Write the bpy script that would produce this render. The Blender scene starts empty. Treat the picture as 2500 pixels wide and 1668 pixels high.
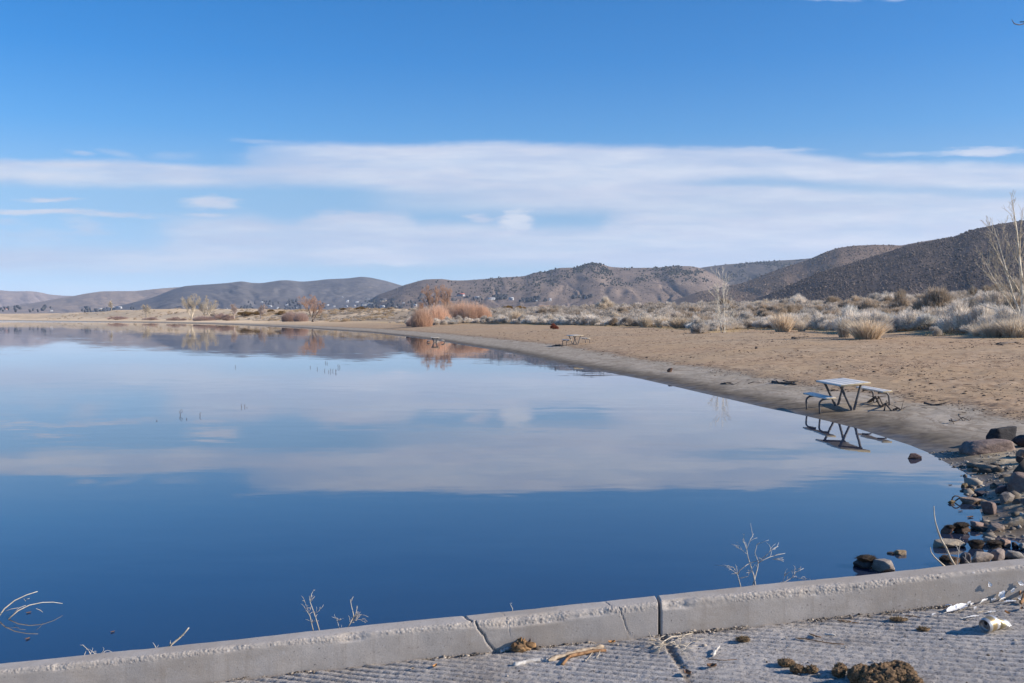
import bpy, bmesh, math, random
import numpy as np
from mathutils import Vector, Matrix, Euler

SC = bpy.context.scene
COL = SC.collection
R = math.radians
F = 2431.0                       # focal length in photograph pixels (35 mm lens, 2500 px wide)
H = 2.70                         # camera height above the lake
HOR = 778.0
PITCH = math.atan((834 - HOR) / F)
CP, SP = math.cos(PITCH), math.sin(PITCH)
rng = np.random.default_rng(7)
random.seed(7)

# ------------------------------------------------------------------ small helpers
def tag(o, label=None, cat=None, group=None, kind=None):
    if label: o['label'] = label
    if cat: o['category'] = cat
    if group: o['group'] = group
    if kind: o['kind'] = kind
    return o

def empty(name, loc=(0, 0, 0), rot=(0, 0, 0)):
    o = bpy.data.objects.new(name, None); COL.objects.link(o)
    o.location = loc; o.rotation_euler = rot; o.empty_display_size = 0.2
    return o

def mesh_np(name, V, Fc, smooth=True, attrs=None):
    """fast mesh: V (n,3), Fc list of (m,k) integer arrays"""
    me = bpy.data.meshes.new(name)
    V = np.ascontiguousarray(V, dtype=np.float32)
    if not isinstance(Fc, (list, tuple)): Fc = [Fc]
    Fc = [np.asarray(f, dtype=np.int32) for f in Fc if len(f)]
    idx = np.concatenate([f.ravel() for f in Fc])
    tot = np.concatenate([np.full(len(f), f.shape[1], np.int32) for f in Fc])
    st = np.zeros(len(tot), np.int32); st[1:] = np.cumsum(tot)[:-1]
    me.vertices.add(len(V)); me.vertices.foreach_set('co', V.ravel())
    me.loops.add(len(idx)); me.loops.foreach_set('vertex_index', idx)
    me.polygons.add(len(tot)); me.polygons.foreach_set('loop_start', st)
    me.update(calc_edges=True)
    if smooth: me.polygons.foreach_set('use_smooth', np.ones(len(tot), bool))
    for k, a in (attrs or {}).items():
        at = me.attributes.new(k, 'FLOAT', 'POINT'); at.data.foreach_set('value', np.ascontiguousarray(a, dtype=np.float32))
    me.validate()
    return me

def obj(name, me, mat=None, parent=None, loc=None, rot=None, scale=None, color=None):
    o = bpy.data.objects.new(name, me); COL.objects.link(o)
    if mat and not me.materials: me.materials.append(mat)
    if parent: o.parent = parent
    if loc is not None: o.location = loc
    if rot is not None: o.rotation_euler = rot
    if scale is not None: o.scale = scale if hasattr(scale, '__len__') else (scale,) * 3
    if color is not None: o.color = (*color, 1)
    return o

class Soup:
    """collects pieces of ONE mesh"""
    def __init__(s): s.V = []; s.F = {}; s.n = 0; s.A = []
    def add(s, V, F, a=None):
        V = np.asarray(V, float); F = np.asarray(F, int)
        s.V.append(V); s.F.setdefault(F.shape[1], []).append(F + s.n); s.n += len(V)
        s.A.append(np.zeros(len(V)) if a is None else a)
        return s
    def mesh(s, name, smooth=True):
        return mesh_np(name, np.concatenate(s.V), [np.concatenate(f) for f in s.F.values()], smooth, {'rnd': np.concatenate(s.A)})

# ---- numpy noise
def _h(i, j, k, seed):
    n = (i * 374761393 + j * 668265263 + k * 2147483647 + seed * 144665) & 0xffffffff
    n = ((n ^ (n >> 13)) * 1274126177) & 0xffffffff
    n = (n ^ (n >> 16)) & 0xffffffff
    return n / 4294967295.0
def vn(x, y, seed=0, z=None):
    x = np.asarray(x, float); y = np.asarray(y, float)
    i = np.floor(x).astype(np.int64); j = np.floor(y).astype(np.int64)
    u = x - i; v = y - j; u = u * u * (3 - 2 * u); v = v * v * (3 - 2 * v)
    if z is None:
        a, b, c, d = _h(i, j, 0, seed), _h(i + 1, j, 0, seed), _h(i, j + 1, 0, seed), _h(i + 1, j + 1, 0, seed)
        return (a * (1 - u) + b * u) * (1 - v) + (c * (1 - u) + d * u) * v
    z = np.asarray(z, float); k = np.floor(z).astype(np.int64); w = z - k; w = w * w * (3 - 2 * w)
    o = 0
    for dk, ww in ((0, 1 - w), (1, w)):
        a, b, c, d = _h(i, j, k + dk, seed), _h(i + 1, j, k + dk, seed), _h(i, j + 1, k + dk, seed), _h(i + 1, j + 1, k + dk, seed)
        o = o + ((a * (1 - u) + b * u) * (1 - v) + (c * (1 - u) + d * u) * v) * ww
    return o
def fbm(x, y, seed=0, oct=4, z=None):
    s = 0; a = .5; t = 0; x = np.asarray(x, float); y = np.asarray(y, float)
    for k in range(oct):
        s = s + a * vn(x, y, seed + k * 17, None if z is None else z); t += a; a *= .5; x = x * 2.03 + 5.1; y = y * 2.03 + 1.7
        if z is not None: z = np.asarray(z, float) * 2.03 + 3.3
    return s / t
def sstep(a, b, x):
    t = np.clip((x - a) / (b - a), 0, 1); return t * t * (3 - 2 * t)

# ---- photograph pixel -> ray / point
def ray(px, py):
    u = (np.asarray(px, float) - 1250) / F; v = (834 - np.asarray(py, float)) / F
    return np.stack([u, CP + v * SP, -SP + v * CP], -1)
def P(px, py, y):
    d = ray(px, py); t = y / d[..., 1]
    return np.array([0, 0, H]) + d * np.asarray(t)[..., None]
def PZ(px, py, z=0.0):
    d = ray(px, py); t = (z - H) / d[..., 2]
    return np.array([0, 0, H]) + d * np.asarray(t)[..., None]
def proj(x, y, z):
    f = y * CP - (z - H) * SP; up = y * SP + (z - H) * CP
    return 1250 + F * x / f, 834 - F * up / f

# ------------------------------------------------------------------ shoreline and ground height
SHPX = [(0, 782.6), (153, 784.6), (300, 786.3), (383, 787.7), (498, 790), (580, 793), (670, 797), (735, 800.5), (800, 805), (892, 811), (991, 822), (1068, 832),
        (1145, 845), (1221, 857), (1300, 874), (1389, 893.6), (1508, 914.5), (1568, 926), (1630, 940), (1711, 959), (1777, 974),
        (1866, 995), (1955, 1013), (2028, 1030), (2094, 1046.6), (2155, 1066), (2219, 1086), (2268, 1106), (2300, 1124), (2334, 1143), (2349, 1147),
        (2370, 1162), (2376, 1177), (2378, 1203), (2390, 1240), (2403, 1274), (2378, 1288), (2382, 1298), (2420, 1309), (2510, 1316), (2600, 1325)]
SH = [(-9000, 2300), (-2600, 1900), (-1300, 1700)] + [tuple(PZ(*p)[:2]) for p in SHPX]
SHORE = np.array(SH + [(9, 11.0), (12, 9.0), (14, 5), (14, -60)])
POLY = np.array(list(map(tuple, SHORE)) + [(9000, -60), (9000, 9000), (-9000, 9000)])

def polydist(x, y, pts, closed=False):
    d = np.full(x.shape, 1e18)
    n = len(pts)
    for i in range(n if closed else n - 1):
        a = pts[i]; b = pts[(i + 1) % n]; e = b - a; L = e @ e + 1e-12
        t = np.clip(((x - a[0]) * e[0] + (y - a[1]) * e[1]) / L, 0, 1)
        d = np.minimum(d, (x - a[0] - t * e[0]) ** 2 + (y - a[1] - t * e[1]) ** 2)
    return np.sqrt(d)
def inside(x, y, pts):
    c = np.zeros(x.shape, bool); n = len(pts)
    for i in range(n):
        a = pts[i]; b = pts[(i + 1) % n]
        cond = ((a[1] > y) != (b[1] > y))
        xi = (b[0] - a[0]) * (y - a[1]) / (b[1] - a[1] + 1e-12) + a[0]
        c ^= cond & (x < xi)
    return c

KY = 4.72                                    # depth of the kerb's front face
KA = P(1000, 1612, KY); KB = P(1700, 1540, KY)
RS = (KB[2] - KA[2]) / (KB[0] - KA[0])       # slope of the boat ramp along the kerb
def ramp_z(x): return KA[2] + RS * (np.asarray(x) - KA[0])
KT = 0.152; KW = 0.135

def shore_s(x, y):
    x = np.asarray(x, float); y = np.asarray(y, float)
    d = polydist(x, y, SHORE)
    w = np.minimum(1, 0.02 * np.hypot(x, y))
    d = d + 0
    return np.where(inside(x, y, POLY), d, -d)

def ground(x, y, s=None):
    x = np.asarray(x, float); y = np.asarray(y, float)
    if s is None: s = shore_s(x, y)
    r = np.hypot(x, y)
    sp = np.maximum(s, 0)
    beach = 1.62 * (1 - np.exp(-sp / 12.5))
    near = np.clip((22 - r) / 6, 0, 1)
    beach = beach + near * (0.13 * sstep(0, 1.0, sp) + 0.22 * (fbm(x * 1.5, y * 1.5, 3, 5) - .42) * sstep(0, .7, sp) + .05 * (fbm(x * 7, y * 7, 4, 3) - .5) * sstep(0, .3, sp))
    A = 4.2 + np.clip((r - 400) / 600, 0, 1) * 4.6
    dn = A * sstep(24, 95, sp + 14 * (fbm(x / 40, y / 40, 11, 3) - .5)) * (0.55 + 0.9 * fbm(x / 34., y / 34., 5, 4) * sstep(900, 300, r) + .95 * fbm(x / 75., y / 75., 6, 4) * sstep(300, 900, r))
    hum = sstep(14, 40, sp) * 0.55 * (fbm(x / 9, y / 9, 21, 3) - .4)
    fine = sstep(2, 9, sp) * 0.10 * (fbm(x / 1.6, y / 1.6, 31, 3) - .5) + sstep(.4, 3, sp) * .05 * (fbm(x / .6, y / .6, 33, 2) - .5) * np.clip((75 - r) / 40, 0, 1)
    far = -30 * sstep(1700, 2600, r)
    land = beach + dn + hum + fine + far
    bed = -np.minimum(1.8, 0.13 * np.maximum(-s, 0))
    z = np.where(s > 0, land, bed)
    # the bank that falls from the ramp kerb to the water, and the ground below the ramp
    kz = ramp_z(x) + KT - .05
    bank = kz - .07 - 0.30 * (y - (KY + KW)) + .05 * (fbm(x * 2, y * 2, 41, 3) - .5)
    under = ramp_z(x) - .22
    bank = np.where(y < KY + KW + .03, under, bank)
    return np.where(y < 14, np.maximum(np.where(y < KY + KW + .03, -9, z), np.maximum(bank, -1.8)), z)

_RT = np.exp(np.linspace(math.log(5.2), math.log(2600), 1500))
def G(px, py):
    """where the sight line through a photograph pixel meets the ground or the lake"""
    d = ray(px, py); d = d / math.hypot(d[0], d[1])
    z = H + d[2] * _RT; g = np.maximum(ground(d[0] * _RT, d[1] * _RT), 0)
    k = np.nonzero(z <= g)[0]
    if not len(k): k = [len(_RT) - 1]
    k = k[0]
    if k > 0:
        a = z[k - 1] - g[k - 1]; b = g[k] - z[k]; t = _RT[k - 1] + (_RT[k] - _RT[k - 1]) * a / (a + b + 1e-9)
    else: t = _RT[0]
    return np.array([d[0] * t, d[1] * t, H + d[2] * t])
def GR(px, py):
    """same for the ramp surface"""
    d = ray(px, py)
    t = (ramp_z(0) - H) / (d[2] - RS * d[0])
    return np.array([0, 0, H]) + d * t

# ------------------------------------------------------------------ materials
def nmat(name):
    m = bpy.data.materials.new(name); m.use_nodes = True
    return m, m.node_tree, m.node_tree.nodes['Principled BSDF']
class N:
    def __init__(s, nt): s.nt = nt
    def new(s, t, **kw):
        n = s.nt.nodes.new(t)
        for k, v in kw.items(): setattr(n, k, v)
        return n
    def link(s, a, b): s.nt.links.new(a, b)
    def put(s, sock, v):
        if v is None: return
        if hasattr(v, 'is_output'): s.link(v, sock)
        else:
            if hasattr(sock.default_value, '__len__') and hasattr(v, '__len__') and len(v) == 3 and len(sock.default_value) == 4: v = (*v, 1)
            sock.default_value = v
    def math(s, op, a, b=None, c=None, clamp=False):
        n = s.new('ShaderNodeMath', operation=op); n.use_clamp = clamp
        for i, v in enumerate((a, b, c)): s.put(n.inputs[i], v)
        return n.outputs[0]
    def vmath(s, op, a, b=None, sc=None):
        n = s.new('ShaderNodeVectorMath', operation=op)
        s.put(n.inputs[0], a); s.put(n.inputs[1], b)
        if sc is not None: s.put(n.inputs['Scale'], sc)
        return n.outputs[0]
    def noise(s, vec, scale, detail=4, rough=.55, dist=0, col=False):
        n = s.new('ShaderNodeTexNoise'); s.put(n.inputs['Vector'], vec)
        n.inputs['Scale'].default_value = scale; n.inputs['Detail'].default_value = detail
        n.inputs['Roughness'].default_value = rough; n.inputs['Distortion'].default_value = dist
        return n.outputs['Color' if col else 'Fac']
    def vor(s, vec, scale, feature='F1', out='Distance', rnd=1):
        n = s.new('ShaderNodeTexVoronoi', feature=feature); s.put(n.inputs['Vector'], vec); n.inputs['Scale'].default_value = scale; n.inputs['Randomness'].default_value = rnd
        return n.outputs[out]
    def map(s, v, a, b, c=0., d=1., smooth=True):
        n = s.new('ShaderNodeMapRange'); n.interpolation_type = 'SMOOTHSTEP' if smooth else 'LINEAR'
        for i, q in enumerate((v, a, b, c, d)): s.put(n.inputs[i], q)
        return n.outputs[0]
    def mix(s, f, a, b, blend='MIX'):
        n = s.new('ShaderNodeMix', data_type='RGBA', blend_type=blend)
        s.put(n.inputs[0], f); s.put(n.inputs[6], a); s.put(n.inputs[7], b)
        return n.outputs[2]
    def ramp(s, f, stops, interp='LINEAR'):
        n = s.new('ShaderNodeValToRGB'); e = n.color_ramp.elements; n.color_ramp.interpolation = interp
        while len(e) < len(stops): e.new(.5)
        for q, (p, c) in zip(e, stops): q.position = p; q.color = (*c, 1)
        s.put(n.inputs[0], f); return n.outputs[0]
    def bump(s, h, strength, dist, normal=None):
        n = s.new('ShaderNodeBump'); n.inputs['Strength'].default_value = strength; n.inputs['Distance'].default_value = dist
        s.put(n.inputs['Height'], h); s.put(n.inputs['Normal'], normal); return n.outputs[0]
    def coord(s, o='Object'): return s.new('ShaderNodeTexCoord').outputs[o]
    def pos(s): return s.new('ShaderNodeNewGeometry').outputs['Position']
    def attr(s, name): return s.new('ShaderNodeAttribute', attribute_name=name).outputs['Fac']
    def oinfo(s, o): return s.new('ShaderNodeObjectInfo').outputs[o]
    def scalev(s, vec, x, y, z):
        n = s.new('ShaderNodeMapping'); s.put(n.inputs['Vector'], vec); n.inputs['Scale'].default_value = (x, y, z); return n.outputs[0]

def plain(name, c1, c2, scale=8, rough=.8, bump=None, metal=0, spec=.3, detail=5, attrvar=0, objvar=0, usecolor=False):
    m, nt, bs = nmat(name); n = N(nt); co = n.coord()
    f = n.map(n.noise(co, scale, detail), .3, .7)
    c = n.mix(f, c1, c2)
    if attrvar: c = n.mix(1, c, n.map(n.attr('rnd'), 0, 1, 1 - attrvar, 1 + attrvar, False), 'MULTIPLY')
    if objvar: c = n.mix(1, c, n.map(n.oinfo('Random'), 0, 1, 1 - objvar, 1 + objvar, False), 'MULTIPLY')
    if usecolor: c = n.mix(1, c, n.oinfo('Color'), 'MULTIPLY')
    n.put(bs.inputs['Base Color'], c); bs.inputs['Roughness'].default_value = rough; bs.inputs['Metallic'].default_value = metal
    bs.inputs['Specular IOR Level'].default_value = spec
    if bump: n.put(bs.inputs['Normal'], n.bump(n.noise(co, bump[0], 5), bump[1], bump[2]))
    return m

# ------------------------------------------------------------------ light, sky, camera
SUN_EL, SUN_AZ = R(27), R(-14)            # azimuth measured from +x towards +y: the sun stands to the right, a little behind the camera
sd = Vector((math.cos(SUN_EL) * math.cos(SUN_AZ), math.cos(SUN_EL) * math.sin(SUN_AZ), math.sin(SUN_EL)))
sl = bpy.data.lights.new('sun', 'SUN'); sl.energy = 5.0; sl.angle = R(.53); sl.color = (1, .905, .78)
so = bpy.data.objects.new('sun', sl); COL.objects.link(so); so.rotation_euler = sd.to_track_quat('Z', 'Y').to_euler()

def build_world():
    w = bpy.data.worlds.new('World'); SC.world = w; w.use_nodes = True
    nt = w.node_tree; n = N(nt); bg = nt.nodes['Background']
    s = n.new('ShaderNodeTexSky', sky_type='NISHITA'); s.sun_disc = False
    s.sun_elevation = SUN_EL; s.sun_rotation = math.atan2(sd.x, sd.y); s.altitude = 1500; s.air_density = 1; s.dust_density = .5; s.ozone_density = 1.5
    d = n.coord('Generated')
    sep = n.new('ShaderNodeSeparateXYZ'); n.link(d, sep.inputs[0]); x, y, z = sep.outputs
    az = n.math('ARCTAN2', x, y)
    el = n.math('ARCSINE', n.math('MULTIPLY', z, .99999))
    # polarised blue of the photograph: grade the sky by elevation
    gr = [(0, (.80, 1.06, 1.9)), (.2, (.78, 1.05, 1.85)), (.9, (.83, 1.05, 1.72)), (3.0, (.90, 1.08, 1.45)), (7, (.98, 1.25, 1.47)), (10.4, (.45, 1.12, 1.62)), (14.3, (.16, .98, 1.66)), (17.8, (.08, .93, 1.64)), (24, (.08, .88, 1.58))]
    g = n.ramp(n.math('DIVIDE', el, R(24), clamp=True), [(a / 24, tuple(q / 2 for q in c)) for a, c in gr])
    sky = n.mix(1, s.outputs[0], n.vmath('SCALE', g, sc=2.0), 'MULTIPLY')
    # clouds: long bands of high cloud given by their bearing and height above the horizon (as tangents, in the photograph's units)
    azc = n.math('MINIMUM', n.math('MAXIMUM', az, -1.1), 1.1); elc = n.math('MINIMUM', n.math('MAXIMUM', el, -.3), 1.2)
    X0 = n.math('ADD', 1250, n.math('MULTIPLY', n.math('TANGENT', azc), F))
    Y0 = n.math('SUBTRACT', HOR, n.math('DIVIDE', n.math('MULTIPLY', n.math('TANGENT', elc), F), n.math('COSINE', azc)))
    comb = n.new('ShaderNodeCombineXYZ'); n.link(X0, comb.inputs[0]); n.link(Y0, comb.inputs[1]); uv = comb.outputs[0]
    w1 = n.noise(n.scalev(uv, 1 / 330, 1 / 90, 1), 1, 4, .6); w2 = n.noise(n.scalev(uv, 1 / 70, 1 / 22, 1), 1, 4, .6)
    Y = n.math('ADD', Y0, n.math('ADD', n.math('MULTIPLY', n.math('SUBTRACT', w1, .5), 26), n.math('MULTIPLY', n.math('SUBTRACT', w2, .5), 13)))
    X = n.math('ADD', X0, n.math('MULTIPLY', n.math('SUBTRACT', w2, .5), 60))
    wis = n.noise(n.scalev(uv, 1 / 260, 1 / 34, 1), 1, 6, .62, .4); wis2 = n.noise(n.scalev(uv, 1 / 520, 1 / 80, 1), 1.3, 4, .6)
    Xn = n.math('DIVIDE', n.math('ADD', X, 1000), 4500, clamp=True)
    def fcurve(pts):
        c = n.new('ShaderNodeFloatCurve'); cv = c.mapping.curves[0]; P_ = [((x_ + 1000) / 4500, v) for x_, v in pts]
        P_ = [(0, P_[0][1])] + P_ + [(1, P_[-1][1])]
        while len(cv.points) < len(P_): cv.points.new(.5, .5)
        for q, (x_, v) in zip(cv.points, P_): q.location = (x_, v); q.handle_type = 'AUTO_CLAMPED'
        c.mapping.update(); n.link(Xn, c.inputs['Value']); return c.outputs[0]
    def band(pts, st, sb):
        top = n.math('MULTIPLY', fcurve([(x_, t / 1000) for x_, t, b_, a_ in pts]), 1000); bot = n.math('MULTIPLY', fcurve([(x_, b_ / 1000) for x_, t, b_, a_ in pts]), 1000)
        amp = fcurve([(x_, a_) for x_, t, b_, a_ in pts])
        u = n.map(n.math('SUBTRACT', Y, top), -st, st); d_ = n.map(n.math('SUBTRACT', Y, bot), -sb, sb, 1, 0)
        return n.math('MULTIPLY', n.math('MULTIPLY', u, d_), amp)
    T = [band([(-600, 380, 440, .8), (0, 391, 447, .86), (200, 394, 455, .9), (400, 403, 456, .9), (600, 411, 452, .85), (760, 414, 450, .5), (900, 414, 450, 0)], 10, 16),
         band([(520, 380, 452, 0), (620, 362, 453, .45), (720, 352, 454, .75), (850, 352, 456, .88), (1000, 358, 466, .93), (1250, 352, 474, .95), (1500, 361, 466, .95), (1850, 365, 440, .96), (2000, 386, 446, .96), (2150, 399, 458, .95), (2500, 404, 464, .95), (3200, 400, 470, .95)], 13, 20),
         band([(780, 450, 512, 0), (960, 450, 512, .40), (1150, 448, 515, .66), (1290, 446, 516, .84), (1480, 448, 522, .92), (1600, 446, 580, .93), (1800, 452, 600, .90), (2100, 464, 620, .93), (2500, 478, 620, .93)], 18, 24),
         band([(300, 560, 640, 0), (420, 532, 640, .55), (600, 528, 642, .82), (700, 546, 645, .82), (770, 533, 646, .86), (850, 522, 648, .88), (985, 523, 648, .88), (1030, 549, 648, .86), (1200, 548, 646, .88), (1300, 558, 646, .88), (1440, 556, 650, .88), (1520, 530, 660, .88), (1700, 525, 700, .88), (2500, 520, 720, .88)], 22, 22),
         band([(-600, 590, 660, .8), (0, 604, 662, .82), (300, 606, 664, .80), (520, 612, 664, .5), (700, 620, 660, 0)], 30, 30),
         band([(-600, 700, 790, .45), (600, 700, 790, .35), (900, 705, 790, .1), (1300, 680, 790, .5), (2500, 690, 790, .7)], 40, 40)]
    B = [(515, 497, 78, 20, .95, 0, .7), (545, 506, 55, 8, .7, .05, .8), (505, 524, 60, 5, .8, 0, .8), (120, 488, 90, 7, .85, 0, .8), (90, 518, 200, 9, .95, .012, .7), (300, 527, 130, 8, .7, .02, .8), (215, 552, 70, 26, .5, .25, .9), (20, 545, 60, 14, .4, 0, .9), (100, 575, 200, 22, .35, 0, .9),
         (205, 375, 50, 8, .45, .12, .9), (295, 378, 60, 14, .30, .25, .9), (430, 384, 80, 14, .25, 0, .9), (1259, 541, 47, 29, 1.0, 0, .45), (1170, 533, 40, 12, .9, .05, .7), (880, 533, 120, 22, .8, .03, .6), (2400, 373, 110, 15, .9, -.02, .6), (2260, 378, 200, 9, .4, 0, .9), (1860, 366, 170, 8, .6, .02, .8), (620, 348, 80, 7, .35, .02, .9),
         (2000, 2, 110, 8, .5, 0, .9), (2180, 2, 60, 6, .4, 0, .9), (1700, 590, 160, 28, .5, 0, .9), (1950, 580, 170, 26, .5, .03, .9), (900, 640, 150, 16, .7, 0, .8), (330, 661, 60, 6, .6, 0, .9)]
    wis3 = n.noise(n.scalev(uv, 1 / 60, 1 / 13, 1), 1, 5, .62)
    for (cx, cy, rx, ry, amp, tilt, soft) in B:
        du = n.math('DIVIDE', n.math('SUBTRACT', X, cx), rx)
        dv = n.math('DIVIDE', n.math('SUBTRACT', n.math('SUBTRACT', Y, n.math('MULTIPLY', n.math('SUBTRACT', X0, cx), tilt)), cy), ry)
        d2 = n.math('SQRT', n.math('ADD', n.math('MULTIPLY', du, du), n.math('MULTIPLY', dv, dv)))
        T.append(n.math('MULTIPLY', n.map(n.math('ADD', d2, n.math('MULTIPLY', n.math('SUBTRACT', wis3, .5), 1.5)), 1.15, 1.0 - soft, 0, amp), n.map(wis, .28, .5, .5, 1) if amp < 1 else 1.0))
    keep = None
    for t in T:
        inv = n.math('SUBTRACT', 1, t, clamp=True); keep = inv if keep is None else n.math('MULTIPLY', keep, inv)
    dens = n.math('SUBTRACT', 1, keep)
    st = n.math('ADD', .62, n.math('ADD', n.math('MULTIPLY', n.map(wis, .30, .66), .24), n.math('MULTIPLY', n.map(wis2, .3, .7), .20)))
    # a thinner, bluer streak runs through the upper mass on the right
    st = n.math('SUBTRACT', st, n.math('MULTIPLY', band([(1500, 438, 452, 0), (1700, 440, 454, .18), (1950, 448, 464, .26), (2250, 462, 476, .22), (2420, 470, 480, 0)], 10, 10), 1.0))
    dens = n.math('MULTIPLY', dens, st, clamp=True)
    br = n.map(n.noise(n.scalev(uv, 1 / 400, 1 / 55, 1), 1, 4, .6), .36, .68)
    cc = n.mix(br, (6.7, 7.35, 9.0), (8.4, 8.8, 9.8))
    pf = n.map(n.math('SQRT', n.math('ADD', n.math('POWER', n.math('DIVIDE', n.math('SUBTRACT', X, 1259), 50), 2), n.math('POWER', n.math('DIVIDE', n.math('SUBTRACT', Y, 539), 28), 2))), 1.15, .35, 0, 1)
    pf = n.math('MULTIPLY', pf, n.map(az, -.5, -.2, 0, 1))
    cc = n.mix(n.math('MULTIPLY', pf, .85), cc, (9.2, 9.5, 10.2))
    col = n.mix(dens, sky, cc)
    col = n.vmath('SCALE', col, sc=n.map(el, R(.2), R(6.5), 1.42, 1.0))
    n.link(col, bg.inputs[0]); bg.inputs[1].default_value = .068
    w.cycles.sampling_method = 'MANUAL'; w.cycles.sample_map_resolution = 1024
build_world()

cam = bpy.data.cameras.new('camera'); co = bpy.data.objects.new('camera', cam); COL.objects.link(co); SC.camera = co
cam.sensor_width = 36; cam.lens = 36 * F / 2500; cam.clip_start = .05; cam.clip_end = 40000
co.location = (0, 0, H); co.rotation_euler = (R(90) - PITCH, 0, 0)
SC.view_settings.view_transform = 'Standard'; SC.view_settings.look = 'None'; SC.view_settings.exposure = .55; SC.view_settings.gamma = 1
SC.render.engine = 'CYCLES'
SC.cycles.max_bounces = 6; SC.cycles.diffuse_bounces = 2; SC.cycles.glossy_bounces = 3; SC.cycles.transparent_max_bounces = 8
SC.cycles.use_denoising = True
SC.cycles.volume_step_rate = 4; SC.cycles.volume_bounces = 0

# ------------------------------------------------------------------ where the brush begins (edge of the open beach)
BUSHPX = [(0, 773), (150, 774), (260, 777), (400, 780), (560, 782), (640, 784), (800, 785), (930, 787), (985, 790), (1060, 794), (1140, 790), (1200, 789), (1300, 793), (1420, 795), (1550, 797), (1600, 798),
          (1680, 803), (1750, 810), (1820, 802), (1900, 806), (1960, 803), (2050, 807), (2130, 816), (2200, 808), (2300, 810), (2380, 818), (2500, 824), (2700, 830)]
BUSHW = np.array([G(*p)[:2] for p in BUSHPX])
BUSHW = np.array([(-9000, 2600), (-2600, 2250)] + list(map(tuple, BUSHW)) + [(48, 42), (90, 20)])
BPOLY = np.array(list(map(tuple, BUSHW)) + [(9000, 20), (9000, 9000), (-9000, 9000)])
def brush_d(x, y):
    x = np.asarray(x, float); y = np.asarray(y, float)
    d = polydist(x, y, BUSHW); return np.where(inside(x, y, BPOLY), d, -d)

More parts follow.
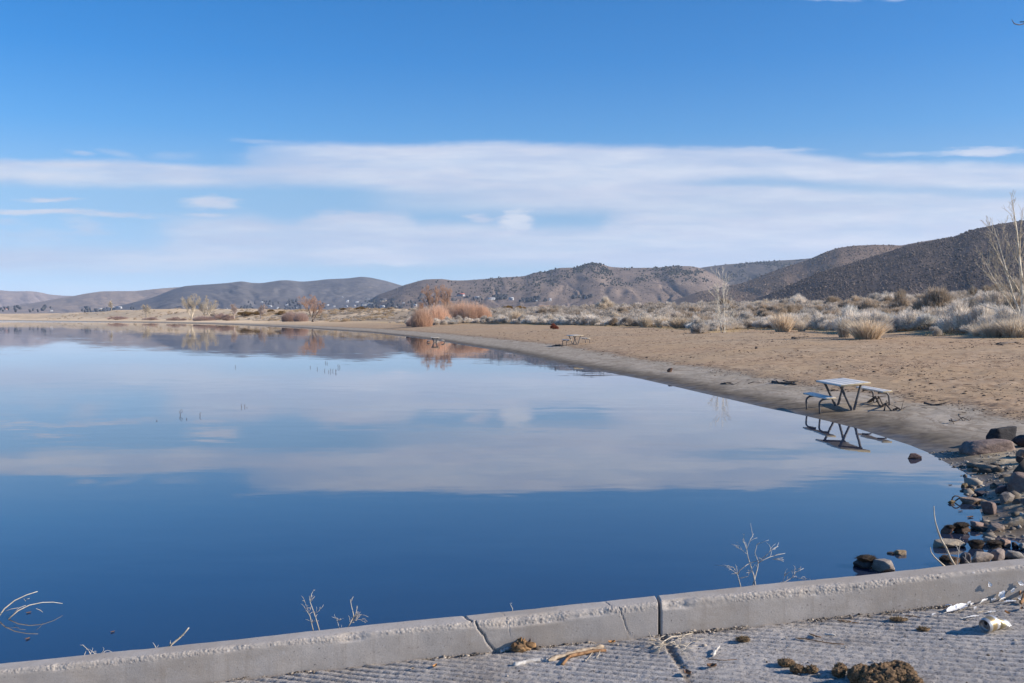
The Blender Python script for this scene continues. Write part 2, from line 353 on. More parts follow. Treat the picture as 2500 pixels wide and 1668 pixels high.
# ------------------------------------------------------------------ ground sheet
def build_ground():
    r = np.concatenate([np.linspace(1.5, 5, 30)[:-1], np.exp(np.linspace(math.log(5), math.log(26), 330))[:-1], np.exp(np.linspace(math.log(26), math.log(160), 330))[:-1], np.exp(np.linspace(math.log(160), math.log(3200), 300))])
    az = np.concatenate([np.linspace(-75, -30, 60)[:-1], np.linspace(-30, 0, 300)[:-1], np.linspace(0, 32, 620)[:-1], np.linspace(32, 90, 90)]) * math.pi / 180
    A, Rr = np.meshgrid(az, r); x = Rr * np.sin(A); y = Rr * np.cos(A)
    xf, yf = x.ravel(), y.ravel()
    s = shore_s(xf, yf); z = ground(xf, yf, s); b = brush_d(xf, yf)
    ni, nj = x.shape
    q = np.arange(ni * nj).reshape(ni, nj)
    Fc = np.stack([q[:-1, :-1], q[:-1, 1:], q[1:, 1:], q[1:, :-1]], -1).reshape(-1, 4)
    me = mesh_np('ground', np.stack([xf, yf, z], -1), Fc[:, ::-1], True, {'shore': s, 'brush': b})
    m, nt, bs = nmat('sand'); n = N(nt); p = n.pos(); sh = n.attr('shore'); br = n.attr('brush')
    big = n.noise(p, .09, 4); mid = n.noise(p, .7, 5, .6); fin = n.noise(p, 9, 4, .65); vf = n.noise(p, 45, 3, .7)
    tan = n.mix(n.map(mid, .3, .7), (.43, .33, .235), (.56, .435, .315))
    tan = n.mix(n.map(big, .35, .65), tan, (.50, .36, .245))
    tan = n.mix(n.map(vf, .25, .75), n.mix(1, tan, (.62, .6, .58), 'MULTIPLY'), tan)
    fl = n.math('MULTIPLY', n.map(n.noise(n.scalev(p, 1, .55, 1), 6.5, 5, .72), .56, .68), n.map(n.noise(p, .35, 3), .3, .62))
    tan = n.mix(n.math('MULTIPLY', fl, .8), tan, (.16, .105, .07))
    tan = n.mix(n.map(n.noise(n.scalev(p, 1.2, .5, 1), 2.6, 6, .78), .47, .62, 0, .85), tan, n.mix(1, tan, (.50, .45, .40), 'MULTIPLY'))
    tan = n.mix(n.map(n.noise(n.scalev(p, 1.5, .7, 1), 1.3, 6, .8), .54, .66, 0, .6), tan, (.62, .48, .35))
    tan = n.mix(n.map(n.noise(p, .22, 5, .6), .45, .62, 0, .5), tan, (.40, .29, .185))
    # straw at the foot of the brush, pale dune sand further off
    st = n.math('MULTIPLY', n.map(br, -3.2, -.4), n.map(n.noise(p, .5, 4), .38, .6))
    st = n.math('MULTIPLY', st, n.map(br, 4, 12, 1, .3))
    tan = n.mix(n.math('MULTIPLY', st, .85), tan, n.mix(n.map(fin, .3, .7), (.40, .29, .12), (.60, .46, .25)))
    y = n.new('ShaderNodeSeparateXYZ'); n.link(p, y.inputs[0])
    tan = n.mix(n.map(y.outputs[1], 220, 520), tan, n.mix(n.map(n.noise(p, .05, 4), .4, .6), (.62, .48, .325), (.74, .59, .42)))
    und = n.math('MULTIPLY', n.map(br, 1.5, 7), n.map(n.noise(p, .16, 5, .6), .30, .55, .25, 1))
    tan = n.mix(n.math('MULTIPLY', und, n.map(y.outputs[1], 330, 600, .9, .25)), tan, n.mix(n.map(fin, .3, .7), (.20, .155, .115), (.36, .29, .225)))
    # shore strip: grey damp silt, then dark wet sand at the water
    sj = n.math('ADD', sh, n.math('MULTIPLY', n.math('SUBTRACT', n.noise(p, .45, 4, .6), .5), 2.6))
    wd = n.map(y.outputs[1], 30, 110, 1, 1.25)
    sc_ = n.new('ShaderNodeCombineXYZ'); n.link(n.math('MULTIPLY', sj, 5.5), sc_.inputs[0]); n.link(n.math('MULTIPLY', n.math('ADD', y.outputs[0], y.outputs[1]), .35), sc_.inputs[1])
    strk = n.noise(sc_.outputs[0], 1, 5, .65)
    grey = n.mix(n.map(mid, .3, .7), (.33, .28, .215), (.47, .40, .32))
    grey = n.mix(n.map(fin, .52, .72), grey, (.22, .19, .16))
    sjd = n.math('SUBTRACT', sj, n.map(y.outputs[1], 30, 90, 0, 1.3))
    grey = n.mix(n.map(strk, .46, .64, 0, .75), grey, (.20, .155, .11))
    grey = n.mix(n.map(n.noise(p, 1.6, 5, .7), .52, .66, 0, .55), grey, (.24, .19, .135))
    gmask = n.map(sjd, 3.0, 3.8, 1, 0)
    tan = n.mix(1, tan, (1.06, 1.0, .90), 'MULTIPLY')
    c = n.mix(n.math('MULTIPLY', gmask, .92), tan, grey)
    wrack = n.math('MULTIPLY', n.map(n.math('ABSOLUTE', n.math('SUBTRACT', sjd, 3.7)), .1, .9, 1, 0), n.map(n.noise(p, 5, 5, .7), .45, .6))
    c = n.mix(n.math('MULTIPLY', wrack, .8), c, (.085, .058, .042))
    sj2 = n.math('ADD', sh, n.math('MULTIPLY', n.math('SUBTRACT', n.noise(p, 1.1, 4, .6), .5), 1.5))
    wet = n.math('MULTIPLY', n.map(sj2, .45, 1.9, 1, 0), n.map(y.outputs[1], 16, 22, .55, 1))
    wcol = n.mix(n.map(n.noise(n.scalev(p, 1, 1, 1), 3, 4, .6), .35, .65), (.065, .048, .032), (.15, .118, .08))
    c = n.mix(n.math('MULTIPLY', wet, .93), c, wcol)
    # the stony near bank is yellower and full of grit
    nr = n.math('MULTIPLY', n.map(y.outputs[1], 17.5, 20, 1, 0), n.map(sh, .0, .35))
    gn = n.noise(p, 26, 6, .75)
    gcol = n.ramp(gn, [(.26, (.13, .10, .07)), (.42, (.36, .28, .18)), (.55, (.56, .45, .30)), (.72, (.78, .68, .52))])
    gcol = n.mix(n.map(n.noise(p, 2.2, 4, .6), .45, .62), gcol, n.mix(1, gcol, (.45, .42, .38), 'MULTIPLY'))
    wd_ = n.math('MULTIPLY', n.map(n.math('ADD', sh, n.math('MULTIPLY', n.math('SUBTRACT', n.noise(p, 1.8, 5, .65), .5), 1.6)), .25, .75, 1, 0), .92)
    gcol = n.mix(wd_, gcol, n.mix(n.map(n.noise(p, 30, 4, .7), .38, .64), (.028, .021, .015), (.15, .112, .075)))
    c = n.mix(n.math('MULTIPLY', nr, .95), c, gcol)
    n.put(bs.inputs['Base Color'], c)
    n.put(bs.inputs['Roughness'], n.map(sj2, .0, .9, .45, .95)); bs.inputs['Specular IOR Level'].default_value = .25
    hgt = n.math('ADD', n.math('MULTIPLY', n.noise(p, 5, 6, .68), 1.0), n.math('MULTIPLY', n.vor(p, 2.6, 'SMOOTH_F1'), .9))
    n.put(bs.inputs['Normal'], n.bump(n.math('MULTIPLY', hgt, n.math('MULTIPLY', n.map(sj, .5, 6, .25, 1), n.map(y.outputs[1], 14, 70, 1, .25))), .5, .06))
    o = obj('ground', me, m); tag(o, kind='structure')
build_ground()

# ------------------------------------------------------------------ lake
def build_water():
    xs = [-9000, -3000, -1000, -400, -150, -60, -25, 0, 15, 40, 120, 2500]; ys = [-80, -20, 0, 5, 15, 30, 60, 120, 250, 500, 1000, 2400]
    V = [(x, y, 0) for y in ys for x in xs]; k = len(xs)
    Fc = [(j * k + i, j * k + i + 1, (j + 1) * k + i + 1, (j + 1) * k + i) for j in range(len(ys) - 1) for i in range(k - 1)]
    me = mesh_np('water', np.array(V), np.array(Fc), False)
    m, nt, bs = nmat('lake_water'); n = N(nt); p = n.pos()
    sp = n.new('ShaderNodeSeparateXYZ'); n.link(p, sp.inputs[0]); X, Y, _ = sp.outputs
    def slope(vec, sc, det, amp):
        c = n.noise(vec, sc, det, .55, 0, True)
        return n.vmath('SCALE', n.vmath('SUBTRACT', c, (.5, .5, .5)), sc=amp)
    calm = n.noise(n.scalev(p, .03, .16, 1), 1, 3, .5)                 # cat's-paws: breeze bands between glassy ones
    calm2 = n.noise(n.scalev(p, .008, .05, 1), 1, 2, .5)
    amt = n.math('ADD', n.map(calm, .42, .68, .35, 1.6), n.map(calm2, .5, .68, 0, 1.2))
    far = n.math('MULTIPLY', n.map(Y, 560, 900), n.map(X, -330, -120, 1, 0))
    amt = n.math('ADD', amt, n.math('MULTIPLY', far, 30))
    a = slope(n.scalev(p, .55, 1.7, 1), 1.0, 3, .0120)
    b = slope(n.scalev(p, 1.5, 5.5, 1), 1.0, 2, .0085)
    sl = n.vmath('SCALE', n.vmath('ADD', a, b), sc=amt)
    sl = n.vmath('MULTIPLY', sl, (.45, 1, 0))
    nr = n.vmath('NORMALIZE', n.vmath('ADD', sl, (0, 0, 1)))
    n.put(bs.inputs['Normal'], nr)
    n.put(bs.inputs['Base Color'], (.016, .027, .058)); bs.inputs['Roughness'].default_value = .012; bs.inputs['IOR'].default_value = 1.5
    bs.inputs['Specular IOR Level'].default_value = .85
    o = obj('water', me, m); tag(o, kind='structure')
build_water()

# ------------------------------------------------------------------ hills
def layer(sil, D, Fr, p=1.5, gul=.10, gk=26, seed=1, zf=-12, sky=0.004, Fr2=None, D2=None):
    """a range: crest seen as SIL (photograph pixels) at distance D from the camera, its foot at Fr (both may change along the range)"""
    px = np.array([q[0] for q in sil], float); py = np.array([q[1] for q in sil], float)
    az = np.arctan((px - 1250) / F); te = (HOR - py) / F * np.cos(az)
    return dict(az=az, te=te, D=D, D2=D if D2 is None else D2, Fr=Fr, Fr2=Fr if Fr2 is None else Fr2, p=p, gul=gul, gk=gk, seed=seed, zf=zf, sky=sky)
def lay_params(L, az):
    t = np.clip((az - L['az'][0]) / (L['az'][-1] - L['az'][0]), 0, 1)
    return L['D'] + (L['D2'] - L['D']) * t, L['Fr'] + (L['Fr2'] - L['Fr']) * t
def lay_z(L, az, r):
    D, Fr = lay_params(L, az)
    te = np.interp(az, L['az'], L['te'])
    # soft neighbours so that the crest line is not a row of straight pieces
    e = .0022; te = (te + np.interp(az - e, L['az'], L['te']) + np.interp(az + e, L['az'], L['te'])) / 3
    zc = H + te * D
    t = (r - Fr) / (D - Fr); tc = np.clip(t, 0, 1)
    z = L['zf'] + (zc - L['zf']) * tc ** L['p']
    w = L['gk']; sd_ = L['seed']
    warp = 1.1 * (fbm(az * 30, tc * 3.0, sd_ + 5, 3) - .5)
    g = np.abs(2 * fbm(az * w + warp + 1.3 * tc, tc * 1.2, sd_ + 9, 4) - 1)
    g2 = fbm(r * np.sin(az) / 110., r * np.cos(az) / 150., sd_ + 13, 5) - .5
    env = np.sin(np.pi * np.clip(tc, 0, 1)) ** .8 * (tc < 1)
    z = z + (zc - L['zf']) * env * (L['gul'] * 2 * (g - .35) + L['gul'] * .55 * g2)
    z = np.where(t > 1, zc - (t - 1) * (D - Fr) * .35, z)
    return np.where(t < 0, L['zf'] - 30, z)

L1 = layer([(-700, 700), (-300, 706), (-100, 703), (0, 709), (30, 711.5), (75, 711), (100, 714), (120, 719), (150, 722), (185, 723), (230, 726), (300, 740), (380, 770)], 9000, 6600, 1.4, .10, 40, 3)
L2 = layer([(-300, 770), (-60, 757), (60, 744), (120, 733), (180, 723), (210, 717), (250, 711.5), (290, 711), (330, 711), (360, 708), (400, 704), (430, 702), (470, 700), (560, 705), (700, 740), (800, 770)], 7000, 4800, 1.2, .08, 30, 7)
L3 = layer([(150, 772), (300, 745), (370, 728), (420, 708), (450, 699), (465, 697.5), (520, 694), (560, 691), (587, 687), (600, 688), (612, 691), (640, 691.5), (687, 684.5), (706, 684.5), (735, 688), (754, 687), (783, 684), (800, 682),
            (850, 680), (872, 677), (885, 676), (905, 678), (942, 686), (980, 697), (1020, 712), (1080, 738), (1140, 768)], 5600, 2900, 1.55, .17, 9, 12)
L4 = layer([(860, 760), (900, 735), (922, 721), (961, 707), (988, 696), (1010, 690), (1033, 683.5), (1049, 682), (1083, 681.5), (1104, 685), (1135, 685), (1183, 681.5), (1230, 677.5), (1279, 675), (1305, 666), (1336, 663), (1363, 654.5), (1405, 653.6),
            (1428, 645), (1447, 642), (1466, 644), (1489, 652), (1528, 654.5), (1604, 654), (1631, 650.5), (1684, 650), (1711, 655), (1745, 672), (1768, 687), (1810, 715), (1860, 760)], 3300, 1750, 1.35, .07, 20, 17)
L5 = layer([(1560, 720), (1640, 680), (1690, 660), (1715, 653), (1772, 646), (1830, 642), (1895, 637), (1945, 634), (1979, 631), (2060, 628), (2200, 640), (2300, 680)], 4300, 3300, 1.1, .08, 24, 23)
L6 = layer([(1560, 770), (1640, 735), (1700, 714), (1760, 702), (1814, 691), (1868, 670), (1914, 653), (1968, 636), (2014, 616), (2044, 606), (2079, 601), (2136, 598), (2201, 600), (2228, 594), (2289, 584), (2400, 575), (2600, 600)], 2300, 1250, 1.15, .03, 20, 31)
L7 = layer([(1770, 775), (1840, 733), (1906, 707), (1937, 692), (2002, 665), (2079, 642), (2155, 619), (2213, 600), (2251, 594), (2328, 578), (2366, 563), (2423, 550), (2500, 538), (2650, 505), (2900, 470), (3400, 440)], 1350, 900, .95, .026, 13, 41, Fr2=380, D2=1900)
LAYERS = [L1, L2, L3, L4, L5, L6, L7]

def hit_hill(px, py, layers=LAYERS):
    d = ray(px, py); az = math.atan2(d[0], d[1]); te = d[2] / math.hypot(d[0], d[1])
    rr = np.linspace(900, 9000, 4000); z = H + te * rr
    g = np.max([lay_z(L, np.full(rr.shape, az), rr) for L in layers], 0)
    k = np.nonzero(z <= g)[0]
    k = k[0] if len(k) else 1500
    return np.array([math.sin(az) * rr[k], math.cos(az) * rr[k], g[k]])

def hill_mat(name, c1, c2, c3, dot, dotc, dots=.5, big=.004, streak=None):
    m, nt, bs = nmat(name); n = N(nt); p = n.pos()
    c = n.mix(n.map(n.noise(p, big, 5, .6), .35, .65), c1, c2)
    c = n.mix(n.map(n.noise(p, big * 5, 5, .65), .48, .68), c, c3)
    v = n.vor(p, dot, 'F1'); vc = n.noise(p, dot * .35, 3, .6)
    msk = n.math('MULTIPLY', n.map(v, .16, .42, 1, 0), n.map(vc, .35, .6))
    c = n.mix(n.math('MULTIPLY', msk, dots), c, dotc)
    c = n.mix(n.map(n.noise(p, dot * 1.3, 2, .6), .60, .74, 0, .5), c, (.42, .34, .27))
    n.put(bs.inputs['Base Color'], c); bs.inputs['Roughness'].default_value = 1; bs.inputs['Specular IOR Level'].default_value = 0
    n.put(bs.inputs['Normal'], n.bump(n.noise(p, dot * .5, 4, .6), .5, 1.2 / dot * .5))
    return m
HM = [hill_mat('hill_pale', (.36, .29, .26), (.43, .34, .29), (.30, .25, .235), .02, (.13, .12, .12)),
      hill_mat('hill_tawny', (.30, .235, .19), (.40, .30, .23), (.24, .195, .17), .03, (.12, .11, .10)),
      hill_mat('hill_grey', (.125, .118, .122), (.175, .158, .15), (.105, .10, .11), .035, (.10, .092, .09), .3),
      hill_mat('hill_brown', (.20, .155, .13), (.26, .20, .163), (.155, .122, .107), .12, (.075, .066, .06), .8),
      hill_mat('hill_wooded', (.13, .112, .10), (.165, .138, .118), (.10, .09, .085), .05, (.055, .058, .055), .7),
      hill_mat('hill_sage', (.23, .165, .125), (.29, .21, .157), (.18, .135, .105), .27, (.045, .038, .034), 1.0),
      hill_mat('hill_dark_sage', (.108, .088, .080), (.150, .118, .10), (.080, .068, .066), .34, (.022, .020, .022), 1.0, .006)]
def build_hills():
    for i, L in enumerate(LAYERS):
        na = 520 if i < 6 else 420; nr = 150
        az = np.linspace(L['az'][0], L['az'][-1], na); t = np.concatenate([np.linspace(0, 1, nr), [1.08, 1.25, 1.6, 2.2]])
        A, T = np.meshgrid(az, t); D, Fr = lay_params(L, A); Rr = Fr + T * (D - Fr)
        z = lay_z(L, A, Rr + np.where(T == 0, 1e-3, 0)); x = Rr * np.sin(A); y = Rr * np.cos(A)
        z = np.maximum(z, L['zf'] - 30)
        ni, nj = x.shape; q = np.arange(ni * nj).reshape(ni, nj)
        Fc = np.stack([q[:-1, :-1], q[1:, :-1], q[1:, 1:], q[:-1, 1:]], -1).reshape(-1, 4)
        o = obj('hill', mesh_np('hill', np.stack([x, y, z], -1).reshape(-1, 3), Fc[:, ::-1]), HM[i]); tag(o, kind='structure')
build_hills()

# ------------------------------------------------------------------ boat ramp and kerb
def lines(segs):
    """[(from, to, step)] -> one increasing array"""
    out = [np.arange(a, b, st) for a, b, st in segs] + [[segs[-1][1]]]
    return np.unique(np.round(np.concatenate(out), 5))
def tox(px, py):
    q = P(px, py, KY); return q[0], q[2] - ramp_z(q[0])
CRACKS = [([tox(*q) for q in ((1150, 1496), (1157, 1510), (1166, 1532), (1184, 1556), (1190, 1568), (1203, 1582), (1211, 1590))], .0032, .02),
          ([tox(*q) for q in ((1500, 1466), (1509, 1478), (1519, 1502), (1528, 1530), (1536, 1545), (1548, 1556))], .0011, .008),
          ([tox(*q) for q in ((1242, 1500), (1243, 1520), (1245, 1548))], .0007, .0035)]
XJ, _ = tox(1610, 1500)

def concrete(name, c1, c2, worn=False):
    m, nt, bs = nmat(name); n = N(nt); p = n.pos()
    c = n.mix(n.map(n.noise(p, 3.2, 6, .6), .32, .68), c1, c2)
    stain = n.noise(n.scalev(p, 26, 9, 1.6), 1, 5, .65)
    c = n.mix(n.map(stain, .52, .72, 0, .5), c, n.mix(1, c1, (.70, .66, .62), 'MULTIPLY'))
    c = n.mix(n.map(n.noise(n.scalev(p, 1, 1, 2.2), 1.3, 6, .68), .44, .62, 0, .6), c, n.mix(1, c1, (.80, .75, .69), 'MULTIPLY'))
    c = n.mix(n.map(n.noise(p, 170, 3, .6), .35, .7, .0, .45), c, n.mix(1, c1, (.72, .71, .70), 'MULTIPLY'))
    c = n.mix(n.map(n.noise(p, 38, 4, .7), .60, .72, 0, .6), c, (.52, .49, .46))
    c = n.mix(n.map(n.noise(p, 60, 3, .7), .64, .72, 0, .8), c, (.10, .09, .085))
    hgt = n.noise(p, 120, 5, .65)
    if worn:
        e = n.math('MULTIPLY', n.attr('worn'), n.map(n.noise(p, 9, 5, .65), .34, .58, .15, 1))
        vc = n.vor(p, 75, 'F1', 'Color')
        v = n.vor(p, 75, 'F1')
        ag = n.ramp(n.noise(vc, 2.3, 2), [(.25, (.13, .12, .12)), (.42, (.38, .33, .29)), (.58, (.55, .47, .39)), (.75, (.62, .58, .54))])
        ag = n.mix(n.map(v, .35, .6), ag, (.44, .39, .34))
        c = n.mix(e, c, ag)
        hgt = n.math('ADD', n.math('MULTIPLY', hgt, .4), n.math('MULTIPLY', n.math('SUBTRACT', 1, v), n.math('MULTIPLY', e, 1.4)))
    n.put(bs.inputs['Base Color'], c); bs.inputs['Roughness'].default_value = .93; bs.inputs['Specular IOR Level'].default_value = .2
    n.put(bs.inputs['Normal'], n.bump(hgt, .55, .004))
    return m
M_KERB = concrete('kerb_concrete', (.435, .385, .338), (.53, .475, .425), True)

def kerb(x0, x1, label, cracks):
    segs = []
    cx = sorted({(min(a for a, b in c[0]) - .03, max(a for a, b in c[0]) + .03) for c in cracks})
    a = x0; base = .009
    def far(a, b):  # coarse outside the picture
        out = []
        for lo, hi, st in ((-20, -2.7, .08), (-2.7, 3.0, base), (3.0, 20, .08)):
            l, h_ = max(a, lo), min(b, hi)
            if h_ > l + 1e-6: out.append((l, h_, st))
        return out
    for lo, hi in cx:
        if hi < a: continue
        segs += far(a, max(lo, a + 1e-4)); segs.append((max(lo, a), hi, .0028)); a = hi
    segs += far(a, x1)
    xs = lines(segs)
    prof = [(0, -.5)] + [(0, t) for t in np.linspace(-.03, KT - .024, 22)] + [(.012 * (1 - math.cos(a)), KT - .024 + .024 * math.sin(a)) for a in np.linspace(.25, math.pi / 2, 8)] \
        + [(t, KT) for t in np.linspace(.022, KW - .02, 12)] + [(KW - .02 + .02 * math.sin(a), KT - .02 + .02 * math.cos(a)) for a in np.linspace(.3, math.pi / 2, 4)] + [(KW, .05), (KW, -.5)]
    prof = np.array(prof)
    X, U = np.meshgrid(xs, np.arange(len(prof)), indexing='ij')
    Y = prof[U, 0]; Z = prof[U, 1]
    ed = np.hypot(np.maximum(Y, 0), np.maximum(KT - Z, 0) * .8)
    wband = .006 + .050 * fbm(X * 2.6, X * 0 + 3, 51, 5) ** 1.5
    worn = 1 - sstep(wband * .65, wband * 1.15, ed)
    chip = sstep(.52, .80, fbm(X * 5.3 + 2 * fbm(X * 1.1, X * 0, 58, 2), X * 0, 57, 5)) * .022
    nz = fbm(X * 110, Y * 110 + 9, 61, 3, Z * 110) - .5
    dY = worn * (.0022 + chip * .42 + nz * .0045); dZ = -worn * (.0022 + chip * .45 + nz * .0035)
    # long waves: cast against rough boards
    wav = (fbm(X * 1.3, X * 0, 71, 3) - .5) * .016 + (fbm(X * 7, Z * 7, 73, 3) - .5) * .004
    Yn = Y + np.where((Y < .05), dY + wav, wav); Zn = Z + np.where(Z > .02, dZ + (fbm(X * 1.1, Y * 4, 75, 3) - .5) * .010, 0)
    # far edge of the top is chipped too
    fe = (1 - sstep(.0, .03, np.abs(Y - KW))) * sstep(KT - .04, KT - .01, Z)
    Yn = Yn + fe * (fbm(X * 9, X * 0 + 8, 77, 4) - .55) * .03
    for pts, w, dep in cracks:
        hz = np.array([b for a, b in pts])[::-1]; hx = np.array([a for a, b in pts])[::-1]
        zz = np.where(Y > .012, KT + (Y * .9), Z)
        cxv = np.interp(zz, hz, hx) + (fbm(zz * 60, zz * 0, 81, 3) - .5) * .012
        cxv = cxv + np.where(Y > .012, -(Y) * .35, 0)
        act = ((zz > hz[0] - .004) & (zz < hz[-1] + .10)).astype(float) * (.55 + .45 * sstep(0, KT, zz))
        g = np.exp(-((X - cxv) / w) ** 2) * act
        Yn = Yn + np.where(Y < .05, g * dep, 0); Zn = Zn - np.where(Y >= .012, g * dep, 0)
    V = np.stack([X, KY + Yn, ramp_z(X) + Zn], -1).reshape(-1, 3)
    ni, nj = X.shape; q = np.arange(ni * nj).reshape(ni, nj)
    Fc = np.stack([q[:-1, :-1], q[1:, :-1], q[1:, 1:], q[:-1, 1:]], -1).reshape(-1, 4)
    caps = [q[0, :], q[-1, ::-1]]
    me = mesh_np('kerb', V, [Fc, caps[0][None, :], caps[1][None, :]], True, {'worn': worn.ravel()})
    o = obj('kerb', me, M_KERB); tag(o, label, 'kerb')
    return o
kerb(-11, XJ - .0075, 'long cracked grey concrete kerb beside the lake, on the downhill side of the gap', CRACKS)
kerb(XJ + .0075, 9, 'uncracked grey concrete kerb above the shore rocks, on the uphill side of the gap', [])

def build_ramp():
    xs = lines([(-11, -2.9, .15), (-2.9, 3.1, .0085), (3.1, 9, .15)]); ys = lines([(-6, 3.2, .2), (3.2, 4.55, .0075), (4.55, KY + .03, .005)])
    X, Y = np.meshgrid(xs, ys, indexing='ij')
    th = R(31)
    w = X * math.sin(th) + Y * math.cos(th) + .05 * (fbm(X * 1.5, Y * 1.5, 91, 4) - .5); l = X * math.cos(th) - Y * math.sin(th)
    ph = np.mod(w / .050, 1.0)
    gr = np.exp(-((ph - .5) / (.10 + .14 * fbm(X * 2, Y * 2, 92, 3))) ** 2)
    wear = sstep(.25, .6, fbm(l * 1.5, w * 20 * .3, 93, 3)) * (.35 + .65 * fbm(X * .9, Y * .9, 94, 2))
    z = -gr * .0125 * (.3 + wear) + (fbm(X * 60, Y * 60, 95, 3) - .5) * .0085 + (fbm(X * 1.5, Y * 1.5, 96, 3) - .5) * .02
    # construction joint that runs down from the gap in the kerb
    a = GR(1614, 1547); b = GR(1688, 1668)
    xj = a[0] + (Y - a[1]) * (b[0] - a[0]) / (b[1] - a[1]) + (fbm(Y * 9, Y * 0, 97, 3) - .5) * .02
    jw = np.abs(X - xj)
    joint = 1 - sstep(.008, .022, jw + .012 * (fbm(X * 40, Y * 40, 98, 2) - .5))
    z = z * (1 - joint) - .010 * joint * sstep(4.1, 4.6, Y) - .003 * joint
    # crevice along the foot of the kerb
    cv = np.exp(-((Y - KY) / (.012 + .02 * fbm(X * 5, X * 0, 99, 4))) ** 2) * sstep(.25, .55, fbm(X * 9, X * 0 + 4, 100, 3))
    z = z - .016 * cv
    dirt = np.clip(joint * .9 + cv * .9 + np.exp(-np.abs(Y - KY) / .05) * .5, 0, 1)
    V = np.stack([X, Y, ramp_z(X) + z], -1).reshape(-1, 3)
    ni, nj = X.shape; q = np.arange(ni * nj).reshape(ni, nj)
    Fc = np.stack([q[:-1, :-1], q[1:, :-1], q[1:, 1:], q[:-1, 1:]], -1).reshape(-1, 4)
    m, nt, bs = nmat('ramp_concrete'); n = N(nt); p = n.pos()
    c = n.mix(n.map(n.noise(p, 2.0, 5, .6), .3, .7), (.40, .362, .327), (.49, .447, .408))
    c = n.mix(n.math('MULTIPLY', n.attr('groove'), .55), c, (.19, .172, .158))
    c = n.mix(n.map(n.noise(p, 1.7, 6, .7), .48, .66, 0, .55), c, (.235, .195, .158))
    sp = n.noise(p, 95, 4, .7)
    c = n.mix(n.map(sp, .36, .5, .75, 0), c, (.10, .095, .095))
    c = n.mix(n.map(sp, .56, .68, 0, .6), c, (.43, .41, .40))
    c = n.mix(n.map(n.vor(p, 60, 'F1'), .10, .16, .6, 0), c, (.46, .43, .40))
    d = n.math('MULTIPLY', n.attr('dirt'), n.map(n.noise(p, 35, 4, .65), .3, .62))
    c = n.mix(n.math('MULTIPLY', d, .9), c, n.mix(n.map(n.noise(p, 140, 3), .4, .62), (.085, .062, .045), (.33, .26, .19)))
    n.put(bs.inputs['Base Color'], c); bs.inputs['Roughness'].default_value = .95; bs.inputs['Specular IOR Level'].default_value = .2
    n.put(bs.inputs['Normal'], n.bump(n.noise(p, 140, 5, .7), .8, .005))
    me = mesh_np('boat_ramp', V, Fc, True, {'dirt': dirt.ravel(), 'groove': (gr * (.3 + wear)).ravel()})
    o = obj('boat_ramp', me, m); tag(o, kind='structure')
build_ramp()

# ------------------------------------------------------------------ plant builders
def perp(d):
    a = np.where(np.abs(d[:, 2:3]) < .9, np.array([[0, 0, 1.]]), np.array([[1., 0, 0]]))
    u = np.cross(d, a); u /= np.linalg.norm(u, axis=1, keepdims=True) + 1e-9
    return u, np.cross(d, u)
def segs(P0, P1, R0, R1, k=5):
    P0 = np.asarray(P0, float); P1 = np.asarray(P1, float); n = len(P0)
    d = P1 - P0; d = d / (np.linalg.norm(d, axis=1, keepdims=True) + 1e-9); u, v = perp(d)
    a = np.arange(k) * 2 * math.pi / k; ca, sa = np.cos(a)[None, :, None], np.sin(a)[None, :, None]
    ring = u[:, None] * ca + v[:, None] * sa
    A = P0[:, None] + ring * np.asarray(R0)[:, None, None]; B = P1[:, None] + ring * np.asarray(R1)[:, None, None]
    V = np.concatenate([A, B], 1).reshape(-1, 3)
    i = np.arange(n)[:, None] * 2 * k; j = np.arange(k)[None, :]; j2 = (j + 1) % k
    Fc = np.stack([i + j, i + j2, i + k + j2, i + k + j], -1).reshape(-1, 4)
    return V, Fc
def tube(pts, rad, k=6, cap=True):
    """smooth tube through a list of points"""
    pts = np.asarray(pts, float); n = len(pts); rad = np.full(n, rad, float) if np.isscalar(rad) else np.asarray(rad, float)
    T = np.gradient(pts, axis=0); T /= np.linalg.norm(T, axis=1, keepdims=True) + 1e-9
    u = perp(T[:1])[0][0]; V = []
    for i in range(n):
        u = u - T[i] * (u @ T[i]); u /= np.linalg.norm(u) + 1e-9; v = np.cross(T[i], u)
        a = np.arange(k) * 2 * math.pi / k
        V.append(pts[i] + rad[i] * (np.cos(a)[:, None] * u + np.sin(a)[:, None] * v))
    V = np.concatenate(V); Fc = []
    for i in range(n - 1):
        for j in range(k): Fc.append((i * k + j, i * k + (j + 1) % k, (i + 1) * k + (j + 1) % k, (i + 1) * k + j))
    Fc = np.array(Fc)
    if cap:
        V = np.concatenate([V, pts[:1], pts[-1:]]); c0 = n * k; c1 = c0 + 1
        for j in range(k): Fc = np.concatenate([Fc, [(c0, (j + 1) % k, j, c0), (c1, (n - 1) * k + j, (n - 1) * k + (j + 1) % k, c1)]])
        Fq = Fc[:(n - 1) * k]; Ft = Fc[(n - 1) * k:, :3]
        return V, Fq, Ft
    return V, Fc, None
def add_tube(sp, pts, rad, k=6):
    V, q, t = tube(pts, rad, k); n0 = sp.n
    sp.add(V, q)
    if t is not None: sp.F.setdefault(3, []).append(t + n0)
def curve(p, q, bend=(0, 0, 0), n=7):
    p = np.asarray(p, float); q = np.asarray(q, float); t = np.linspace(0, 1, n)[:, None]
    return p + (q - p) * t + np.asarray(bend, float) * (4 * t * (1 - t))

